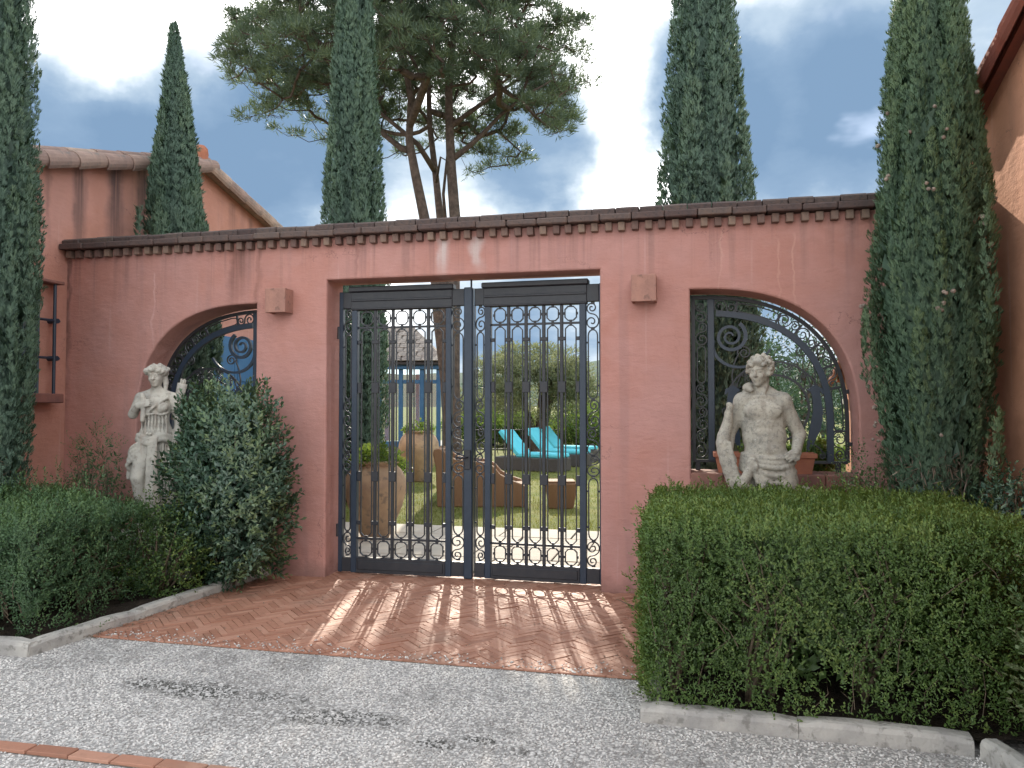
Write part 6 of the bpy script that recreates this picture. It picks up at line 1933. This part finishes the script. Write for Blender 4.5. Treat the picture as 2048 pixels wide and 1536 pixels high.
def wicker():
    # chaise: swept side profile, seen from behind its side
    x, y, z = at(872, 12.2)
    root = empty('wicker_chaise', (x, y, 0), R(12.9)); tag(root, 'brown wicker chaise with high curved back, standing on the lawn', 'chaise')
    prof = [(0.02, 0.0), (1.42, 0.0), (1.46, 0.08), (1.44, 0.30), (1.36, 0.37), (1.18, 0.43), (1.02, 0.52), (0.92, 0.64), (0.80, 0.71), (0.55, 0.73), (0.30, 0.76), (0.16, 0.86), (0.06, 0.93), (-0.02, 0.92), (-0.05, 0.85), (0.0, 0.6)]
    for nm, y0, y1, sc in (('side_panel', 0.0, 0.09, 1.0), ('side_panel', 0.80, 0.89, 1.0)):
        m = len(prof); V = [(a, y0, b) for a, b in prof] + [(a, y1, b) for a, b in prof]
        d = MB(); d.add(V, [tuple(range(m)), tuple(range(m, 2 * m))[::-1]] + [(i, (i + 1) % m, m + (i + 1) % m, m + i) for i in range(m)])
        bevel(d.build(nm, M['wicker'], root), 0.02, 2)
    d = MB(); d.cbox(0.05, 1.42, 0.091, 0.799, 0.03, 0.34, 0.02); d.build('seat', M['wicker'], root)
    d = MB(); V = [(0.0, 0.091, 0.3), (0.12, 0.091, 0.3), (0.10, 0.091, 0.9), (-0.02, 0.091, 0.9)]; V += [(a, 0.799, b) for a, _, b in V]
    d.add(V, [(0, 1, 2, 3), (7, 6, 5, 4), (0, 4, 5, 1), (1, 5, 6, 2), (2, 6, 7, 3), (3, 7, 4, 0)]); d.build('backrest', M['wicker'], root)
    x, y, z = at(1121, 12.2)
    root = empty('wicker_stool', (x, y, 0), R(12.9)); tag(root, 'low flared brown wicker stool right of the chaise', 'stool')
    d = MB(); V = []
    for (h, k) in ((0.0, 0.19), (0.36, 0.245), (0.395, 0.25), (0.40, 0.235)):
        V += [(sx * k, sy * k, h) for sx, sy in ((-1, -1), (1, -1), (1, 1), (-1, 1))]
    F = [(3, 2, 1, 0), (12, 13, 14, 15)]
    for q in range(3):
        for i in range(4): F.append((q * 4 + i, q * 4 + (i + 1) % 4, q * 4 + 4 + (i + 1) % 4, q * 4 + 4 + i))
    d.add(V, F); bevel(d.build('body', M['wicker'], root), 0.02, 2)
    d = MB(); d.cbox(-0.22, 0.22, -0.22, 0.22, 0.401, 0.43, 0.01); d.build('seat_pad', M['wicker'], root)


wicker()


def loungers():
    for (px, dep, lab, back) in ((1040, 19.0, 'turquoise cushioned dark lounger nearest the gate post', 0.62), (1090, 20.6, 'turquoise cushioned dark lounger with raised back, before the olive tree', 0.62), (1112, 22.4, 'turquoise cushioned dark lounger farthest back, partly hidden', 0.50)):
        x, y, z = at(px, dep); root = empty('sun_lounger', (x, y, 0), R(12.9 - 30)); tag(root, lab, 'sun lounger', 'turquoise loungers on the lawn')
        d = MB(); d.cbox(-0.75, 1.05, 0.0, 0.72, 0.0, 0.33, 0.02); d.build('base', M['dark_rattan'], root)
        d = MB(); d.cbox(-0.15, 1.03, 0.03, 0.69, 0.331, 0.44, 0.03); d.build('seat_cushion', M['turquoise'], root)
        d = MB(); a = R(48); L_ = 0.80; t = 0.10
        P = [(0, 0), (-L_ * math.cos(a), L_ * math.sin(a)), (-L_ * math.cos(a) + t * math.sin(a), L_ * math.sin(a) + t * math.cos(a)), (t * math.sin(a), t * math.cos(a))]
        V = [(p[0] - 0.12, 0.03, p[1] + 0.345) for p in P] + [(p[0] - 0.12, 0.69, p[1] + 0.345) for p in P]
        d.add(V, [(0, 1, 2, 3), (7, 6, 5, 4), (0, 4, 5, 1), (1, 5, 6, 2), (2, 6, 7, 3), (3, 7, 4, 0)]); bevel(d.build('back_cushion', M['turquoise'], root), 0.02, 2)


loungers()


def leafy_tree(label, loc, H, rc, zc, mat, seed, n, leaf, name='garden_tree', trunk=0.12, forks=None, cat='tree', group='trees of the garden', lump=0.25):
    rg = np.random.default_rng(seed); root = empty(name, loc); tag(root, label, cat, group)
    b = MB(); tops = []
    for i in range(forks or 4):
        a = rg.uniform(0, 6.28); k = rg.uniform(0.35, 0.75); e = Vector((rc[0] * k * math.cos(a), rc[1] * k * math.sin(a), zc + rc[2] * rg.uniform(-0.1, 0.5)))
        p1 = Vector((e.x * 0.25, e.y * 0.25, e.z * 0.35)); b.tube([Vector((0, 0, 0.0)), p1, p1.lerp(e, 0.5) + Vector((0, 0, .1)), e], [trunk, trunk * 0.7, trunk * 0.4, 0.02], 7)
        for j in range(4):
            f = e + Vector(tuple(rg.normal(0, 0.35, 3))) * rc[0] * 0.6; b.tube([p1.lerp(e, rg.uniform(.4, .9)), e.lerp(f, .5), f], [trunk * 0.25, trunk * 0.15, 0.01], 5)
    b.build('trunk', M['bark'], root, True)
    Lv = Leaves(); ncl = 46; per = n // ncl
    for i in range(ncl):
        d = unit(rg.normal(size=3)); c = d * np.array(rc) * rg.uniform(0.45, 0.95) * (1 + lump * rg.normal() * 0.4); c[2] += zc
        if c[2] < 0.25: c[2] = 0.25 + rg.uniform(0, .3)
        r_ = np.array(rc) * rg.uniform(0.20, 0.36); dd = unit(rg.normal(size=(per, 3))); P = c + dd * r_ * rg.uniform(0.3, 1, (per, 1)) ** 0.5
        T = unit(dd * 0.6 + rg.normal(0, 0.6, (per, 3)) + np.array([0, 0, .3]))
        Lv.leaves(P, T, leaf[0] * rg.uniform(.7, 1.3, per), leaf[1] * rg.uniform(.7, 1.3, per), np.clip(0.45 + 0.25 * dd[:, 2] + rg.normal(0, .16, per) + rg.normal() * 0.12, 0, 1), rg)
    link_mesh('crown', Lv.mesh('crown'), mat, root)
    return root


leafy_tree('grey-green olive tree with spreading forked trunk behind the loungers', at(1075, 23.0), 3.6, (1.95, 1.7, 1.15), 2.35, M['olive'], 71, 21000, (0.13, 0.030), 'olive_tree', 0.17, 5)
bg = [(985, 31, 1.5, (2.2, 1.5, 0.75), 0.75, 'garden', 'sunlit yellow-green shrub left behind the olive trunk'),
      (1060, 30, 1.3, (1.6, 1.2, 0.75), 0.70, 'garden', 'sunlit yellow-green shrub seen between the olive stems'),
      (1165, 27, 1.6, (1.7, 1.2, 0.9), 0.85, 'garden', 'round green shrub right of the loungers'),
      (1190, 34, 2.6, (2.2, 1.8, 1.2), 1.3, 'olive', 'pale tree at the gate right edge'),
      (1000, 40, 4.2, (2.0, 2.0, 2.0), 2.2, 'darktree', 'dark tree far left of the olive'),
      (960, 33, 2.6, (1.4, 1.4, 1.2), 1.3, 'olive', 'pale bushy tree behind the gate centre'),
      (1590, 24, 5.0, (2.6, 2.0, 2.1), 2.6, 'darktree', 'dark spreading conifer seen in the right opening'),
      (1660, 30, 3.6, (2.6, 2.2, 1.7), 1.9, 'darktree', 'dense green tree seen at the right of the right opening'),
      (1500, 20, 3.2, (1.8, 1.5, 1.5), 1.7, 'darktree', 'dark bushy tree behind the right statue'),
      (1625, 16, 1.1, (0.9, 0.8, 0.5), 0.5, 'garden', 'low sunlit shrub beyond the right grille'),
      (740, 14.5, 1.0, (0.8, 0.7, 0.5), 0.5, 'garden', 'low shrub at the foot of the narrow cypress'),
      (470, 22, 4.0, (2.5, 2.0, 2.0), 2.0, 'darktree', 'dark tree behind the left opening')]
for i, (px, dep, H, rc, zc, mt, lab) in enumerate(bg):
    leafy_tree(lab, at(px, dep), H, rc, zc, M[mt], 80 + i, 5200, (0.16, 0.055) if dep > 18 else (0.08, 0.035), 'garden_tree' if H > 2 else 'garden_shrub', 0.10, 4, 'tree' if H > 2 else 'shrub')


def trough():
    root = empty('planter_trough', (0.61, 0.13, 1.045)); tag(root, 'long terracotta planter trough on the sill behind the right statue', 'planter')
    b = MB(); w0, w1, d0, d1, h, t = 0.365, 0.395, 0.085, 0.10, 0.165, 0.014
    V = []
    for (wx, dy, z) in ((w0, d0, 0), (w1, d1, h), (w1 - t, d1 - t, h), (w0 - t, d0 - t, t)):
        V += [(sx * wx, sy * dy, z) for sx, sy in ((-1, -1), (1, -1), (1, 1), (-1, 1))]
    F = [(3, 2, 1, 0), (12, 13, 14, 15)]
    for q in range(3):
        for i in range(4): F.append((q * 4 + i, q * 4 + (i + 1) % 4, q * 4 + 4 + (i + 1) % 4, q * 4 + 4 + i))
    b.add(V, F); b.build('body', M['terracotta'], root)
    b = MB(); b.cbox(-w1 - 0.012, w1 + 0.012, -d1 - 0.012, -d1 + 0.006, h - 0.035, h + 0.004, 0.004); b.cbox(-w1 - 0.012, w1 + 0.012, d1 - 0.006, d1 + 0.012, h - 0.035, h + 0.004, 0.004)
    for s in (-1, 1): b.cbox(min(s * (w1 - .006), s * (w1 + .011)), max(s * (w1 - .006), s * (w1 + .011)), -d1 + 0.0065, d1 - 0.0065, h - 0.034, h + 0.003, 0.003)
    b.build('rim', M['terracotta'], root)
    b = MB(); b.box(-w1 + t, w1 - t, -d1 + t, d1 - t, h - 0.05, h - 0.03); b.build('soil', M['soil'], root)
    rg = np.random.default_rng(91); n = 46; P = np.stack([rg.uniform(-0.33, 0.34, n), rg.uniform(-.06, .06, n), np.full(n, h - 0.03)], 1); Lv = Leaves()
    Lv.sprigs(P, unit(np.stack([rg.normal(0, .4, n), rg.normal(0, .3, n), np.ones(n)], 1)), rg.uniform(.05, .16, n), 5, 0.045, 0.03, np.clip(rg.normal(.5, .2, n), 0, 1), rg)
    link_mesh('plants', Lv.mesh('plants'), M['garden'], root)['kind'] = 'stuff'


trough()
shrub('leafy potted plant with bright leaves right of the planter trough', (1.10, 0.62, 1.12), (0.16, 0.16, 0.15), 0.9, 90, (0.06, 0.045), M['garden'], 95, m=5, sl=0.08, group='plants behind the right opening')


def litter():
    rg = np.random.default_rng(97); n = 520
    t = rg.uniform(0, 1, n); P = np.stack([-3.86 - 0.20 * t + np.abs(rg.normal(0, 0.09, n)), -0.1 - 2.0 * t, np.full(n, 0.022)], 1)
    m = 160; P2 = np.stack([rg.uniform(-3.8, -0.3, m), rg.uniform(-2.0, -0.05, m), np.full(m, 0.022)], 1)
    m = 120; P3 = np.stack([-0.26 - np.abs(rg.normal(0, 0.12, m)), rg.uniform(-2.6, -0.1, m), np.full(m, 0.022)], 1)
    P = np.concatenate([P, P2, P3]); n = len(P); a = rg.uniform(0, 6.28, n); T = np.stack([np.cos(a), np.sin(a), rg.uniform(0, .25, n)], 1)
    Lv = Leaves(); Lv.leaves(P, T, rg.uniform(0.010, 0.032, n), rg.uniform(0.005, 0.013, n), rg.uniform(0, 1, n) * 0.7, rg, up=(0, 0, 1), upw=0.8)
    tag(link_mesh('leaf_litter', Lv.mesh('leaf_litter'), M['deadleaf']), 'small dry leaves scattered along the kerb and on the brick paving', 'leaf litter', kind='stuff')


litter()


def railing():
    x, y, z = at(1030, 26.5); root = empty('garden_railing', (x, y, 0), R(12.9)); tag(root, 'low black railing behind the loungers', 'railing')
    for zz in (0.78, 0.12):
        b = MB(); b.cbox(-1.6, 1.6, -0.02, 0.02, zz - 0.02, zz + 0.02, 0.004); b.build('rail', M['iron'], root)
    for i in range(17):
        b = MB(); xx = -1.6 + i * 0.2; b.cbox(xx - 0.014, xx + 0.014, -0.012, 0.012, 0.0, 0.76, 0.003); b.build('bar', M['iron'], root)


railing()
